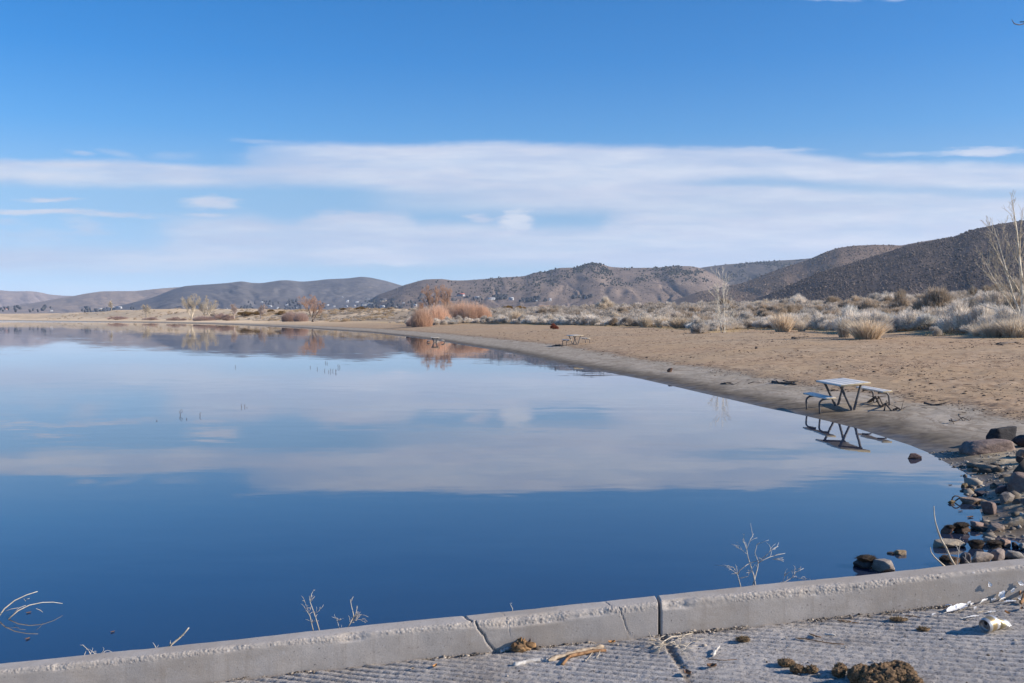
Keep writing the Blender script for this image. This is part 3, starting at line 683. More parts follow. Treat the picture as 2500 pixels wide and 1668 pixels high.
def blades(B, T, W, bend, g, rndv=None):
    """N narrow leaves from B to T: two quads each"""
    n = len(B); d = T - B; L = np.linalg.norm(d, axis=1, keepdims=True); dn = d / (L + 1e-9)
    s = np.cross(dn, g.normal(size=(n, 3))); s /= np.linalg.norm(s, axis=1, keepdims=True) + 1e-9
    M = (B + T) / 2 + bend; W = np.asarray(W).reshape(-1, 1)
    V = np.stack([B - s * W * .5, B + s * W * .5, M - s * W * .5, M + s * W * .5, T - s * W * .12, T + s * W * .12], 1).reshape(-1, 3)
    i = np.arange(n)[:, None] * 6
    Fc = np.concatenate([i + np.array([[0, 1, 3, 2]]), i + np.array([[2, 3, 5, 4]])])
    rv = g.random(n) if rndv is None else rndv
    return V, Fc, np.repeat(rv, 6)

def bush_mesh(name, seed, n=1500, hgt=.8, ln=(.22, .42), wd=(.016, .03), up=.55, lump=.38, inner=.45):
    """a mounded shrub of radius 1: sprays of fine leafy twigs over lumps, woody stems below"""
    g = np.random.default_rng(seed)
    k = 9 + int(g.integers(0, 6)); cs = g.normal(size=(k, 3)); cs[:, 2] = np.abs(cs[:, 2]) * .75 + .08
    cs /= np.linalg.norm(cs, axis=1, keepdims=True); cr = g.uniform(.26, .48, k); cd = g.uniform(.42, .80, k)
    cs = cs * cd[:, None]
    w = cr ** 2; ci = g.choice(k, n, p=w / w.sum())
    d = g.normal(size=(n, 3)); d /= np.linalg.norm(d, axis=1, keepdims=True); d[:, 2] = np.where(d[:, 2] < -.25, -d[:, 2], d[:, 2])
    root = cs[ci] + d * cr[ci][:, None] * g.uniform(inner, .9, n)[:, None]
    out = cs[ci] * .55 + d * .75; out[:, 2] += up; out += g.normal(size=(n, 3)) * .28; out /= np.linalg.norm(out, axis=1, keepdims=True)
    L = g.uniform(*ln, n)[:, None]
    tip = root + out * L
    root[:, 2] *= hgt; tip[:, 2] *= hgt
    root[:, 2] = np.maximum(root[:, 2], .01); tip[:, 2] = np.maximum(tip[:, 2], .03)
    rv = np.clip(g.normal(.5, .22, n) + (g.random(k)[ci] - .5) * .5, 0, 1)
    V, Fc, a = blades(root, tip, g.uniform(*wd, n), g.normal(size=(n, 3)) * .03, g, rv)
    sp = Soup(); sp.add(V, Fc, a)
    ns = 26; a0 = g.uniform(0, 6.28, ns); b1 = np.stack([np.cos(a0) * .06, np.sin(a0) * .06, a0 * 0 - .05], -1); e = cs[g.integers(0, k, ns)] * g.uniform(.7, 1, (ns, 1)); e[:, 2] *= hgt
    V, Fc = segs(b1, e, np.full(ns, .022), np.full(ns, .009), 4); sp.add(V, Fc, np.full(len(V), .05))
    return sp.mesh(name, False)

def tuft_mesh(name, seed, n=500, spread=.5, lean=.35, hgt=1.0, wd=(.012, .022), base=.35, droop=.10, dome=.35):
    """upright clump of grass or whip-like stems, 1 high"""
    g = np.random.default_rng(seed)
    a = g.uniform(0, 6.28, n); r = np.sqrt(g.random(n)) * base
    B = np.stack([np.cos(a) * r, np.sin(a) * r, np.full(n, -.03)], -1)
    o = g.normal(size=(n, 2)) * lean * .35 + B[:, :2] / base * lean * g.uniform(.3, 1.1, (n, 1))
    h = hgt * g.beta(5, 2.2, n) * (1 - dome * (r / base) ** 2)
    T = B + np.stack([o[:, 0] * h, o[:, 1] * h, h], -1)
    bend = np.stack([-o[:, 0], -o[:, 1], np.full(n, .3)], -1) * droop * h[:, None]
    V, Fc, at = blades(B, T, g.uniform(*wd, n), bend, g)
    return Soup().add(V, Fc, at).mesh(name, False)

def grow(seed, height, stems, levels=4, kids=(6, 5, 5), ang=(.55, .6, .6), ratio=(.55, .5, .5), r0=.09, up=.35, wob=.10, first=.25, whip=1.0):
    """recursive bare tree; returns segments of trunk and of crown. STEMS: [(base, direction, length, radius)]"""
    g = random.Random(seed); tr, cr = [], []
    def branch(p, d, L, r, lev):
        n = 6 if lev == 0 else 5 if lev == 1 else 3
        q = Vector(p); d = Vector(d).normalized(); pts = [q.copy()]; rs = [r]
        for i in range(n):
            d = (d + Vector((g.gauss(0, wob), g.gauss(0, wob), g.gauss(0, wob) + up * .12)) * (1 if lev else .55)).normalized()
            q = q + d * (L / n); pts.append(q.copy()); rs.append(r * (1 - .82 * (i + 1) / n))
        (tr if lev <= 0 else cr).extend((pts[i], pts[i + 1], rs[i], rs[i + 1]) for i in range(n))
        if lev >= levels - 1: return
        kk = kids[min(lev, len(kids) - 1)]
        for c in range(kk):
            f = first + (1 - first) * (c + g.random()) / kk if lev == 0 else .2 + .78 * (c + g.random()) / kk
            i = min(int(f * n), n - 1); t = f * n - i
            b = pts[i].lerp(pts[i + 1], t); dd = (pts[i + 1] - pts[i]).normalized()
            az = g.uniform(0, 6.283); a, e = dd.orthogonal().normalized(), None
            e = dd.cross(a); an = ang[min(lev, len(ang) - 1)] * g.uniform(.65, 1.3)
            nd = dd * math.cos(an) + (a * math.cos(az) + e * math.sin(az)) * math.sin(an); nd.z += up * .5
            rl = ratio[min(lev, len(ratio) - 1)] * g.uniform(.7, 1.25) * (1.15 - .6 * f)
            branch(b, nd, L * rl, max(rs[i] * .55, r * .18), lev + 1)
    for (b, d, L, r) in stems: branch(b, d, L, r, 0)
    return tr, cr
def seg_mesh(name, S, k=5, minr=0):
    P0 = np.array([s[0] for s in S]); P1 = np.array([s[1] for s in S]); R0 = np.maximum([s[2] for s in S], minr); R1 = np.maximum([s[3] for s in S], minr)
    V, Fc = segs(P0, P1, R0, R1, k)
    g = np.random.default_rng(5); return Soup().add(V, Fc, np.repeat(g.random(len(S)), 2 * k)).mesh(name)

def leafy(name, c1, c2, var=.35, objvar=.18, rough=.9, trans=.0):
    m, nt, bs = nmat(name); n = N(nt)
    c = n.mix(n.attr('rnd'), c1, c2)
    c = n.mix(1, c, n.map(n.oinfo('Random'), 0, 1, 1 - objvar, 1 + objvar, False), 'MULTIPLY')
    n.put(bs.inputs['Base Color'], c); bs.inputs['Roughness'].default_value = rough; bs.inputs['Specular IOR Level'].default_value = .1
    tl = n.new('ShaderNodeBsdfTranslucent'); n.put(tl.inputs['Color'], c); mx = n.new('ShaderNodeMixShader'); mx.inputs[0].default_value = .4
    n.link(bs.outputs[0], mx.inputs[1]); n.link(tl.outputs[0], mx.inputs[2]); n.link(mx.outputs[0], nt.nodes['Material Output'].inputs[0])
    return m
M_SAGE = dict(silver=leafy('silver_leaf', (.50, .44, .37), (.92, .83, .72)), grey=leafy('grey_leaf', (.38, .325, .265), (.76, .66, .555)), brown=leafy('brown_leaf', (.30, .235, .17), (.68, .55, .42)),
              blue=leafy('blue_grey_leaf', (.50, .475, .43), (.88, .83, .75)), tan=leafy('straw', (.50, .395, .275), (.88, .735, .56)), red=leafy('russet_leaf', (.17, .05, .03), (.30, .10, .06)),
              willow=leafy('willow_twig', (.48, .315, .215), (.88, .62, .455)), mauve=leafy('mauve_twig', (.36, .25, .21), (.62, .46, .39)), ochre=leafy('ochre_leaf', (.16, .095, .02), (.34, .20, .045)),
              pale=leafy('pale_twig', (.56, .47, .36), (.82, .71, .57)), dune=leafy('dune_leaf', (.34, .25, .16), (.66, .50, .32)))
M_BARK = plain('pale_bark', (.56, .50, .40), (.80, .73, .61), 6, .85, (20, .4, .02), attrvar=.15)
M_BARKD = plain('dark_bark', (.12, .095, .08), (.22, .18, .15), 6, .9, attrvar=.2)
M_BARKO = plain('orange_twig', (.36, .215, .145), (.56, .345, .225), 6, .9, attrvar=.25)
M_BARKT = plain('tan_twig', (.42, .35, .255), (.62, .53, .40), 6, .9, attrvar=.25)
M_BARKM = plain('mauve_bark', (.36, .27, .23), (.52, .41, .35), 6, .9, attrvar=.2)

def gz(x, y): return float(ground(np.array([float(x)]), np.array([float(y)]))[0])

# ------------------------------------------------------------------ brush: silver rabbitbrush, grey and brown sage, straw clumps
PRO = {}
def proto(kind, i):
    k = (kind, i)
    if k not in PRO:
        if kind == 'low':   me = bush_mesh('shrub', 100 + i, 2600, .72, (.16, .34), (.014, .026), .75)
        elif kind == 'tall': me = bush_mesh('shrub', 200 + i, 3200, 1.15, (.16, .36), (.012, .024), .95, inner=.35)
        elif kind == 'far': me = bush_mesh('shrub', 300 + i, 420, .75, (.22, .42), (.035, .06), .7)
        elif kind == 'tuft': me = tuft_mesh('clump', 400 + i, 1300, hgt=1, lean=.75, base=.34)
        elif kind == 'whip': me = tuft_mesh('whips', 500 + i, 900, hgt=1, lean=.75, base=.40, wd=(.010, .018), droop=.16)
        elif kind == 'willow': me = tuft_mesh('thicket', 600 + i, 5200, hgt=1, lean=.42, base=.72, wd=(.005, .011), droop=.10, dome=.62)
        PRO[k] = me
    return PRO[k]
MESHMAT = {}
def with_mat(me, mat):
    k = (me.name, mat.name)
    if k not in MESHMAT:
        c = me.copy(); c.materials.clear(); c.materials.append(mat); MESHMAT[k] = c
    return MESHMAT[k]

PLACED = []     # (x, y, radius) of every plant that stands by itself
def plant(px, py, wpx, hpx, kind, mat, label, cat='shrub', name='sagebrush', group=None, seed=0, sink=.0, at=None):
    q = G(px, py) if at is None else at
    y = q[1]; w = wpx * y / F / 2; h = hpx * y / F
    base = {'low': .95, 'tall': 1.28, 'far': .95, 'tuft': .95, 'whip': .95, 'willow': .95}[kind]
    wid = {'low': 1.08, 'tall': 1.05, 'far': 1.08, 'tuft': .62, 'whip': .85, 'willow': .95}[kind]
    o = obj(name, with_mat(proto(kind, seed % 6), M_SAGE[mat]), None, None, (q[0], q[1], gz(q[0], q[1]) - sink), (0, 0, seed * 2.4), (w / wid, w / wid, h / base))
    tag(o, label, cat, group)
    PLACED.append((q[0], q[1], w))
    return o

FRONT = [
 # px, py(base), width, height, kind, material, label, category, name
 (1352, 804, 24, 17, 'low', 'red', 'low russet dead shrub alone on the sand before the brush', 'shrub', 'dead_shrub'),
 (1262, 791, 36, 40, 'tuft', 'tan', 'pale straw clump among silver shrubs, behind the russet dead shrub', 'grass clump', 'grass_clump'),
 (1640, 806, 0, 0, None, None, None, None, None),
 (1663, 802, 62, 36, 'tuft', 'tan', 'rounded pale straw clump just before the white stemmed sapling', 'grass clump', 'grass_clump'),
 (1713, 814, 52, 34, 'low', 'silver', 'small silver bush between the rounded straw clump and the sapling', 'shrub', 'rabbitbrush'),
 (1911, 810, 60, 56, 'tuft', 'tan', 'tall upright straw clump at the sand edge beyond the sapling', 'grass clump', 'grass_clump'),
 (1957, 810, 34, 34, 'whip', 'pale', 'thin pale whips beside the tall upright straw clump', 'grass clump', 'grass_clump'),
 (2062, 824, 44, 58, 'tuft', 'pale', 'grey upright stems leaning on the golden straw clump', 'grass clump', 'grass_clump'),
 (2118, 828, 96, 60, 'tuft', 'tan', 'broad golden straw clump standing out on the sand', 'grass clump', 'grass_clump'),
 (2165, 812, 40, 28, 'whip', 'pale', 'ragged low straw tuft beyond the golden straw clump', 'grass clump', 'grass_clump'),
 (2284, 820, 36, 30, 'low', 'silver', 'tiny silver bush on a dark stalk before the blue grey row', 'shrub', 'rabbitbrush'),
 (2420, 824, 86, 50, 'whip', 'pale', 'pale dry reeds under the large bare tree', 'grass clump', 'grass_clump'),
 (2475, 824, 84, 58, 'tuft', 'pale', 'tallest pale reeds at the frame edge below the tree trunk', 'grass clump', 'grass_clump'),
 (2390, 822, 60, 34, 'whip', 'pale', 'short tangled reeds between the tiny silver bush and the tree', 'grass clump', 'grass_clump'),
 # blue-grey row
 (2165, 801, 70, 44, 'low', 'blue', 'first blue grey bush behind the golden straw clump', 'shrub', 'rabbitbrush'),
 (2215, 804, 70, 46, 'low', 'blue', 'blue grey bush in the middle of the pale row', 'shrub', 'rabbitbrush'),
 (2262, 806, 76, 52, 'low', 'blue', 'blue grey bush above the tiny silver bush', 'shrub', 'rabbitbrush'),
 (2318, 806, 84, 50, 'low', 'grey', 'grey bush ending the blue grey row by the reeds', 'shrub', 'rabbitbrush'),
 (2370, 806, 90, 56, 'low', 'grey', 'shadowy grey bush behind the tangled reeds', 'shrub', 'rabbitbrush'),
 # big brown sage behind
 (2290, 780, 120, 78, 'tall', 'brown', 'largest brown bush, humped high behind the blue grey row', 'shrub', 'sagebrush'),
 (2365, 778, 100, 62, 'tall', 'brown', 'wide brown bush between the humped bush and the tree', 'shrub', 'sagebrush'),
 (2430, 785, 110, 80, 'tall', 'grey', 'dark grey bush behind the lower limbs of the tree', 'shrub', 'sagebrush'),
 (2490, 790, 100, 84, 'tall', 'brown', 'brown bush against the trunk of the tree', 'shrub', 'sagebrush'),
 (2200, 770, 70, 50, 'tall', 'brown', 'brown bush before the humped bush, over the blue grey row', 'shrub', 'sagebrush'),
 (2125, 775, 80, 52, 'tall', 'brown', 'tan tipped brown bush above the golden straw clump', 'shrub', 'sagebrush'),
 (1900, 745, 56, 36, 'tall', 'pale', 'high pale bush topping the skyline over the tall straw clump', 'shrub', 'sagebrush'),
 (1948, 752, 50, 38, 'tall', 'silver', 'silver topped skyline bush beside the high pale bush', 'shrub', 'sagebrush'),
 (1860, 752, 56, 30, 'low', 'pale', 'cream rounded skyline bush with a dark foot', 'shrub', 'sagebrush'),
 (1965, 800, 60, 46, 'low', 'silver', 'bright silver bush sloping down behind the pale whips', 'shrub', 'rabbitbrush'),
 (2015, 804, 70, 40, 'low', 'silver', 'silver bush between the whips and the grey stems', 'shrub', 'rabbitbrush'),
 (1845, 796, 76, 28, 'low', 'silver', 'low silver mound behind straw, just beyond the sapling', 'shrub', 'rabbitbrush'),
 (1882, 797, 44, 32, 'low', 'grey', 'dark grey bush tucked behind the tall upright straw clump', 'shrub', 'rabbitbrush'),
 (1965, 775, 40, 28, 'low', 'grey', 'dark rounded bush in the second rank over the whips', 'shrub', 'sagebrush'),
 # front row further off
 (1432, 793, 66, 42, 'low', 'silver', 'large rounded silver bush behind the far picnic table', 'shrub', 'rabbitbrush'),
 (1385, 790, 44, 26, 'low', 'silver', 'silver bush against the large rounded silver bush', 'shrub', 'rabbitbrush'),
 (1340, 791, 52, 30, 'low', 'silver', 'silver bush right behind the russet dead shrub', 'shrub', 'rabbitbrush'),
 (1300, 790, 44, 24, 'low', 'silver', 'silver bush between the straw clump and the russet shrub', 'shrub', 'rabbitbrush'),
 (1228, 789, 36, 24, 'low', 'silver', 'silver bush just before the pale straw clump', 'shrub', 'rabbitbrush'),
 (1190, 789, 44, 22, 'low', 'silver', 'silver bush in front between thicket and straw clump', 'shrub', 'rabbitbrush'),
 (1143, 789, 30, 20, 'low', 'silver', 'silver bush touching the end of the red willow thicket', 'shrub', 'rabbitbrush'),
 (1106, 790, 34, 12, 'low', 'silver', 'lowest silver bush below the red willow thicket', 'shrub', 'rabbitbrush'),
 (1060, 794, 30, 18, 'low', 'grey', 'dark grey bush rooted in the front of the willow thicket', 'shrub', 'sagebrush'),
 (1500, 796, 36, 26, 'low', 'brown', 'brown bush beyond the large rounded silver bush', 'shrub', 'sagebrush'),
 (1532, 797, 44, 30, 'low', 'grey', 'grey bush with straw at its foot midway to the sapling', 'shrub', 'sagebrush'),
 (1575, 798, 40, 34, 'tuft', 'pale', 'pale grassy clump just before the short reeds by the straw clump', 'grass clump', 'grass_clump'),
 (1617, 799, 40, 36, 'tuft', 'pale', 'short pale reeds leaning towards the rounded straw clump', 'grass clump', 'grass_clump'),
 (1720, 800, 60, 40, 'whip', 'brown', 'brown twiggy shrub round the foot of the sapling', 'shrub', 'sagebrush'),
 (1790, 798, 60, 44, 'low', 'grey', 'grey bush close behind the sapling stems', 'shrub', 'sagebrush'),
 (1490, 742, 30, 22, 'tall', 'ochre', 'yellow green bush on the skyline above the far picnic table', 'shrub', 'sagebrush'),
 (1475, 758, 50, 34, 'tall', 'pale', 'pale tan bush under the yellow green skyline bush', 'shrub', 'sagebrush'),
 (1238, 756, 30, 12, 'low', 'ochre', 'first ochre bush on the rise beyond the thicket', 'shrub', 'sagebrush'),
 (1268, 756, 32, 13, 'low', 'ochre', 'second ochre bush on the rise, next to bare brown twigs', 'shrub', 'sagebrush'),
 (1340, 755, 60, 12, 'low', 'willow', 'long russet shrub along the skyline before the yellow green bush', 'shrub', 'sagebrush'),
 # willow thicket
 (1030, 798, 66, 56, 'willow', 'willow', 'red willow at the lake end of the thicket', 'willow', 'willow_shrub'),
 (1066, 792, 86, 58, 'willow', 'willow', 'red willow second in the thicket, below the forked tree', 'willow', 'willow_shrub'),
 (1098, 787, 86, 56, 'willow', 'willow', 'red willow in the middle dip of the thicket', 'willow', 'willow_shrub'),
 (1128, 787, 88, 62, 'willow', 'willow', 'tallest red willow of the thicket', 'willow', 'willow_shrub'),
 (1156, 787, 78, 58, 'willow', 'willow', 'red willow next to last in the thicket', 'willow', 'willow_shrub'),
 (1180, 786, 50, 50, 'willow', 'willow', 'red willow at the brush end of the thicket', 'willow', 'willow_shrub'),
 (1008, 797, 40, 26, 'willow', 'mauve', 'low brownish willow straggling onto the sand', 'willow', 'willow_shrub'),
 # far shore
 (708, 785, 50, 30, 'willow', 'mauve', 'mauve shrub at the foot of the orange crowned tree', 'shrub', 'willow_shrub'),
 (735, 785, 44, 28, 'willow', 'mauve', 'second mauve shrub against the orange crowned tree trunk', 'shrub', 'willow_shrub'),
 (558, 783, 36, 18, 'low', 'mauve', 'dark mauve shrub on the far shore by the small mauve tree', 'shrub', 'willow_shrub'),
 (540, 780, 40, 20, 'low', 'mauve', 'brown shrub behind the pink bank near the small mauve tree', 'shrub', 'willow_shrub'),
 (500, 783, 70, 14, 'willow', 'mauve', 'long pink shrub bank below the paired pale trees', 'shrub', 'willow_shrub'),
 (430, 783, 50, 10, 'low', 'mauve', 'pink shrub bank on the sand before the paired pale trees', 'shrub', 'willow_shrub'),
 (368, 782, 46, 9, 'low', 'mauve', 'pink shrub bank below the lone pale far tree', 'shrub', 'willow_shrub'),
 (285, 781, 60, 10, 'low', 'mauve', 'longest pink shrub bank at the foot of the dunes', 'shrub', 'willow_shrub'),
 (595, 772, 40, 14, 'low', 'ochre', 'ochre bush beside the small mauve tree', 'shrub', 'sagebrush'),
 (620, 770, 40, 14, 'low', 'ochre', 'ochre bush by the thin grey tree', 'shrub', 'sagebrush'),
 (662, 762, 20, 8, 'low', 'ochre', 'small ochre bush on the dune crest', 'shrub', 'sagebrush'),
 (685, 769, 36, 12, 'low', 'ochre', 'wide ochre bush just before the orange crowned tree', 'shrub', 'sagebrush'),
 (880, 757, 34, 10, 'low', 'ochre', 'ochre bush on the crest beyond the orange crowned tree', 'shrub', 'sagebrush'),
 (838, 757, 24, 6, 'low', 'ochre', 'flat ochre bush on the crest before the walking person', 'shrub', 'sagebrush'),
 (948, 756, 20, 6, 'low', 'brown', 'small brown bush on the crest near the walking person', 'shrub', 'sagebrush'),
 (525, 772, 30, 10, 'low', 'brown', 'rusty bush behind the paired pale trees', 'shrub', 'sagebrush'),
]
# one more name in each label for what a person could point at; nothing that stands here is repeated in the scattered brush
def build_front():
    for i, (px, py, w, h, k, m, lab, cat, nm) in enumerate(FRONT):
        if k is None: continue
        py2 = py
        q = G(px, py2)
        if q[1] < 20: continue
        plant(px, py2, w, h, k, m, lab, cat, nm, None, i)
build_front()

def build_brush():
    g = np.random.default_rng(77)
    n = 60000
    az = np.arctan((g.uniform(430, 2620, n) - 1250) / F); r = np.exp(g.uniform(math.log(55), math.log(640), n))
    x = r * np.sin(az); y = r * np.cos(az)
    b = brush_d(x, y); s = shore_s(x, y)
    keep = (b > .6) & (s > 7)
    x, y, b, r = x[keep], y[keep], b[keep], r[keep]
    clump = fbm(x / 14, y / 14, 201, 3)
    px, _ = proj(x, y, ground(x, y))
    lowz = (px < 1000)
    rad = np.where(lowz, g.uniform(.6, 1.15, len(x)), g.uniform(.75, 1.6, len(x))) * (.72 + .6 * clump)
    # thin where sand shows: the open dune by the walking person, the far dunes
    thin = np.where(lowz & (r > 260), sstep(.42, .6, clump), 1)
    thin = np.where((px > 905) & (px < 1000) & (r > 250), thin * .25, thin)
    keep = g.random(len(x)) < thin
    x, y, b, r, rad, px = x[keep], y[keep], b[keep], r[keep], rad[keep], px[keep]
    # keep a spacing of their own, largest first
    order = np.argsort(r); pts = []
    cell = {}
    for (a, c, d) in PLACED: cell.setdefault((int(a // 3), int(c // 3)), []).append((a, c, d * .8))
    for i in order:
        cx, cy = int(x[i] // 3), int(y[i] // 3); ok = True
        k = .40 if r[i] < 220 else .44
        for ii in (-1, 0, 1):
            for jj in (-1, 0, 1):
                for (a, c, d) in cell.get((cx + ii, cy + jj), ()):
                    if (a - x[i]) ** 2 + (c - y[i]) ** 2 < (k * (d + rad[i])) ** 2: ok = False; break
                if not ok: break
            if not ok: break
        if ok:
            cell.setdefault((cx, cy), []).append((x[i], y[i], rad[i])); pts.append(i)
    pts = np.array(pts); x, y, r, rad, px, b = x[pts], y[pts], r[pts], rad[pts], px[pts], b[pts]
    z = ground(x, y); hh = rad * g.uniform(.75, 1.2, len(x))
    # which ones show: the sight line over everything nearer
    _, top = proj(x, y, z + hh * .85); _, bot = proj(x, y, z)
    hor = np.full(2800, 9999.); show = np.zeros(len(x))
    for i in np.argsort(r):
        w = rad[i] * F / r[i]; a, c = int(max(0, px[i] - w + 100)), int(min(2799, px[i] + w + 100))
        if c <= a: continue
        sky = hor[a:c].mean()
        show[i] = max(0, min(sky, bot[i]) - top[i]) * min(c, 2600) - max(0, min(sky, bot[i]) - top[i]) * max(a, 100) if (c > 100 and a < 2600) else 0
        hor[a:c] = np.minimum(hor[a:c], np.minimum(top[i] + (bot[i] - top[i]) * .12, hor[a:c]))
    kind = np.where(b < 6.5, 0, np.where(fbm(x / 7, y / 7, 203, 2) + g.normal(0, .14, len(x)) > .50, np.where(g.random(len(x)) < .45, 0, 1), 2))
    mats = ['silver', 'grey', 'brown']; tone = ['silver', 'grey', 'brown']
    order = np.argsort(-show); big = order[:250]; rest = order[250:][show[order[250:]] > 0]
    spots = [(1000, 'past the orange crowned tree'), (1190, 'behind the red willow thicket'), (1330, 'above the russet dead shrub'), (1460, 'above the far picnic table'), (1600, 'past the far picnic table'), (1720, 'around the rounded straw clump'),
             (1850, 'behind the sapling'), (1990, 'behind the tall straw clump'), (2140, 'above the golden straw clump'), (2300, 'behind the blue grey row'), (9999, 'behind the bare tree')]
    for j, i in enumerate(big):
        mk = mats[kind[i]]
        if g.random() < .10: mk = 'pale' if kind[i] else 'blue'
        t = {'silver': 'silver', 'grey': 'grey', 'brown': 'brown', 'pale': 'pale tan', 'blue': 'blue grey'}[mk]
        tall = hh[i] > rad[i] * 1.02
        q = proto('tall' if tall else 'low', int(i) % 6)
        o = obj('sagebrush', with_mat(q, M_SAGE[mk]), None, None, (x[i], y[i], z[i] - .03), (0, 0, i * 1.7), (rad[i], rad[i], hh[i] / (1.2 if tall else .95)))
        where = next(s_ for e, s_ in spots if px[i] < e)
        rank = 'front row' if b[i] < 4 else 'mid rank' if b[i] < 16 else 'crest'
        size = 'wide' if rad[i] > 1.35 else 'small' if rad[i] < .9 else 'middling'
        lab = f"{size} {'upright' if tall else 'mounded'} {t} bush, {rank} of the brush {where}"
        tag(o, lab, 'shrub', f"{t} sagebrush in the {rank} {where}")
    PV, PF, PA = [], [], []
    ms = [proto('far', k) for k in range(6)]
    tri = []
    for me in ms:
        v = np.empty(len(me.vertices) * 3, np.float32); me.vertices.foreach_get('co', v)
        f = np.empty(len(me.loops), np.int32); me.loops.foreach_get('vertex_index', f)
        a = np.empty(len(me.vertices), np.float32); me.attributes['rnd'].data.foreach_get('value', a)
        tri.append((v.reshape(-1, 3), f.reshape(-1, 4), a))
    n0 = 0
    for i in rest:
        v, f, a = tri[int(i) % 6]; c_, s_ = math.cos(i * 1.3), math.sin(i * 1.3)
        w = np.stack([(v[:, 0] * c_ - v[:, 1] * s_) * rad[i] + x[i], (v[:, 0] * s_ + v[:, 1] * c_) * rad[i] + y[i], v[:, 2] * hh[i] + z[i] - .03], -1)
        PV.append(w); PF.append(f + n0); n0 += len(v); PA.append(np.clip(a * .7 + (.35, .15, .0)[kind[i]] + (i % 7) * .02, 0, 1))
    me = mesh_np('brush', np.concatenate(PV), np.concatenate(PF), False, {'rnd': np.concatenate(PA)})
    o = obj('brush', me, leafy('far_brush_leaf', (.28, .225, .17), (.90, .79, .67))); tag(o, kind='stuff')
    print('brush', len(x), len(big), len(rest))
build_brush()

# brush on the far dunes, too small to count one by one
def build_dune_brush():
    g = np.random.default_rng(78); n = 9500
    az = np.arctan((g.uniform(-60, 960, n) - 1250) / F); r = np.exp(g.uniform(math.log(360), math.log(1650), n)); x = r * np.sin(az); y = r * np.cos(az)
    s = shore_s(x, y); c = fbm(x / 45, y / 45, 211, 3)
    k = (s > 25) & (g.random(n) < sstep(.40, .60, c) * (.45 + .55 * sstep(1100, 600, r))); x, y, r = x[k], y[k], r[k]; z = ground(x, y)
    ms = [proto('far', q) for q in range(6)]; PV, PF, PA, n0 = [], [], [], 0
    for me_i in range(len(x)):
        me = ms[me_i % 6]; v = np.empty(len(me.vertices) * 3, np.float32); me.vertices.foreach_get('co', v); v = v.reshape(-1, 3)
        f = np.empty(len(me.loops), np.int32); me.loops.foreach_get('vertex_index', f); f = f.reshape(-1, 4)
        nb = 120; keepq = f[:nb * 2]; used = keepq.max() + 1
        R_ = g.uniform(.8, 2.2); PV.append(v[:used] * (R_, R_, R_ * .9) + (x[me_i], y[me_i], z[me_i])); PF.append(keepq + n0); n0 += used; PA.append(np.full(used, g.random()))
    o = obj('dune_brush', mesh_np('dune_brush', np.concatenate(PV), np.concatenate(PF), False, {'rnd': np.concatenate(PA)}), M_SAGE['dune']); tag(o, kind='stuff')
build_dune_brush()

# dry straw at the foot of the brush
def build_straw():
    g = np.random.default_rng(79); n = 60000
    az = np.arctan((g.uniform(1050, 2560, n) - 1250) / F); r = g.uniform(46, 190, n); x = r * np.sin(az); y = r * np.cos(az)
    b = brush_d(x, y); c = fbm(x / 5, y / 5, 221, 3)
    k = (b > -3.0) & (b < 5) & (g.random(n) < sstep(.40, .62, c + .05 * np.minimum(b, 0)) * .8); x, y = x[k], y[k]; z = ground(x, y)
    B = np.stack([x, y, z - .01], -1); T = B + g.normal(size=(len(x), 3)) * (.10, .10, .05) + (0, 0, .14)
    V, Fc, a = blades(B, T, g.uniform(.014, .03, len(x)), g.normal(size=(len(x), 3)) * .02, g)
    o = obj('dry_grass', mesh_np('dry_grass', V, Fc, False, {'rnd': a}), leafy('dry_grass_leaf', (.38, .28, .13), (.66, .53, .32))); tag(o, kind='stuff')
build_straw()

# ------------------------------------------------------------------ trees
def tree(name, px, py, seed, stems, label, barks, at=None, k0=6, scale=1, minr=0, **kw):
    q = G(px, py) if at is None else at
    e = empty(name, (q[0], q[1], gz(q[0], q[1]) - .05)); tag(e, label, 'tree')
    tr, cr = grow(seed, 1, stems, **kw)
    obj('trunk', seg_mesh('trunk', tr, k0, minr), barks[0], e); obj('crown', seg_mesh('crown', cr, 4, minr * .6), barks[1], e)
    return e
def px2m(px, y): return px * y / F
# sapling: two white stems
q = G(1766, 812); m1 = px2m(1, q[1])
tree('sapling', 1766, 812, 5, [((0.12, 0, 0), (.02, 0, 1), 140 * m1, .045), ((-.18, .1, 0), (-.12, 0, 1), 108 * m1, .038), ((.02, -.1, 0), (-.3, .1, 1), 60 * m1, .02), ((.2, .1, 0), (.45, 0, 1), 55 * m1, .02)],
     'bare white stemmed sapling at the edge of the sand', (M_BARK, M_BARK), levels=3, kids=(12, 6), ang=(.75, .55), ratio=(.40, .5), up=.45, wob=.04, first=.34, minr=.015)
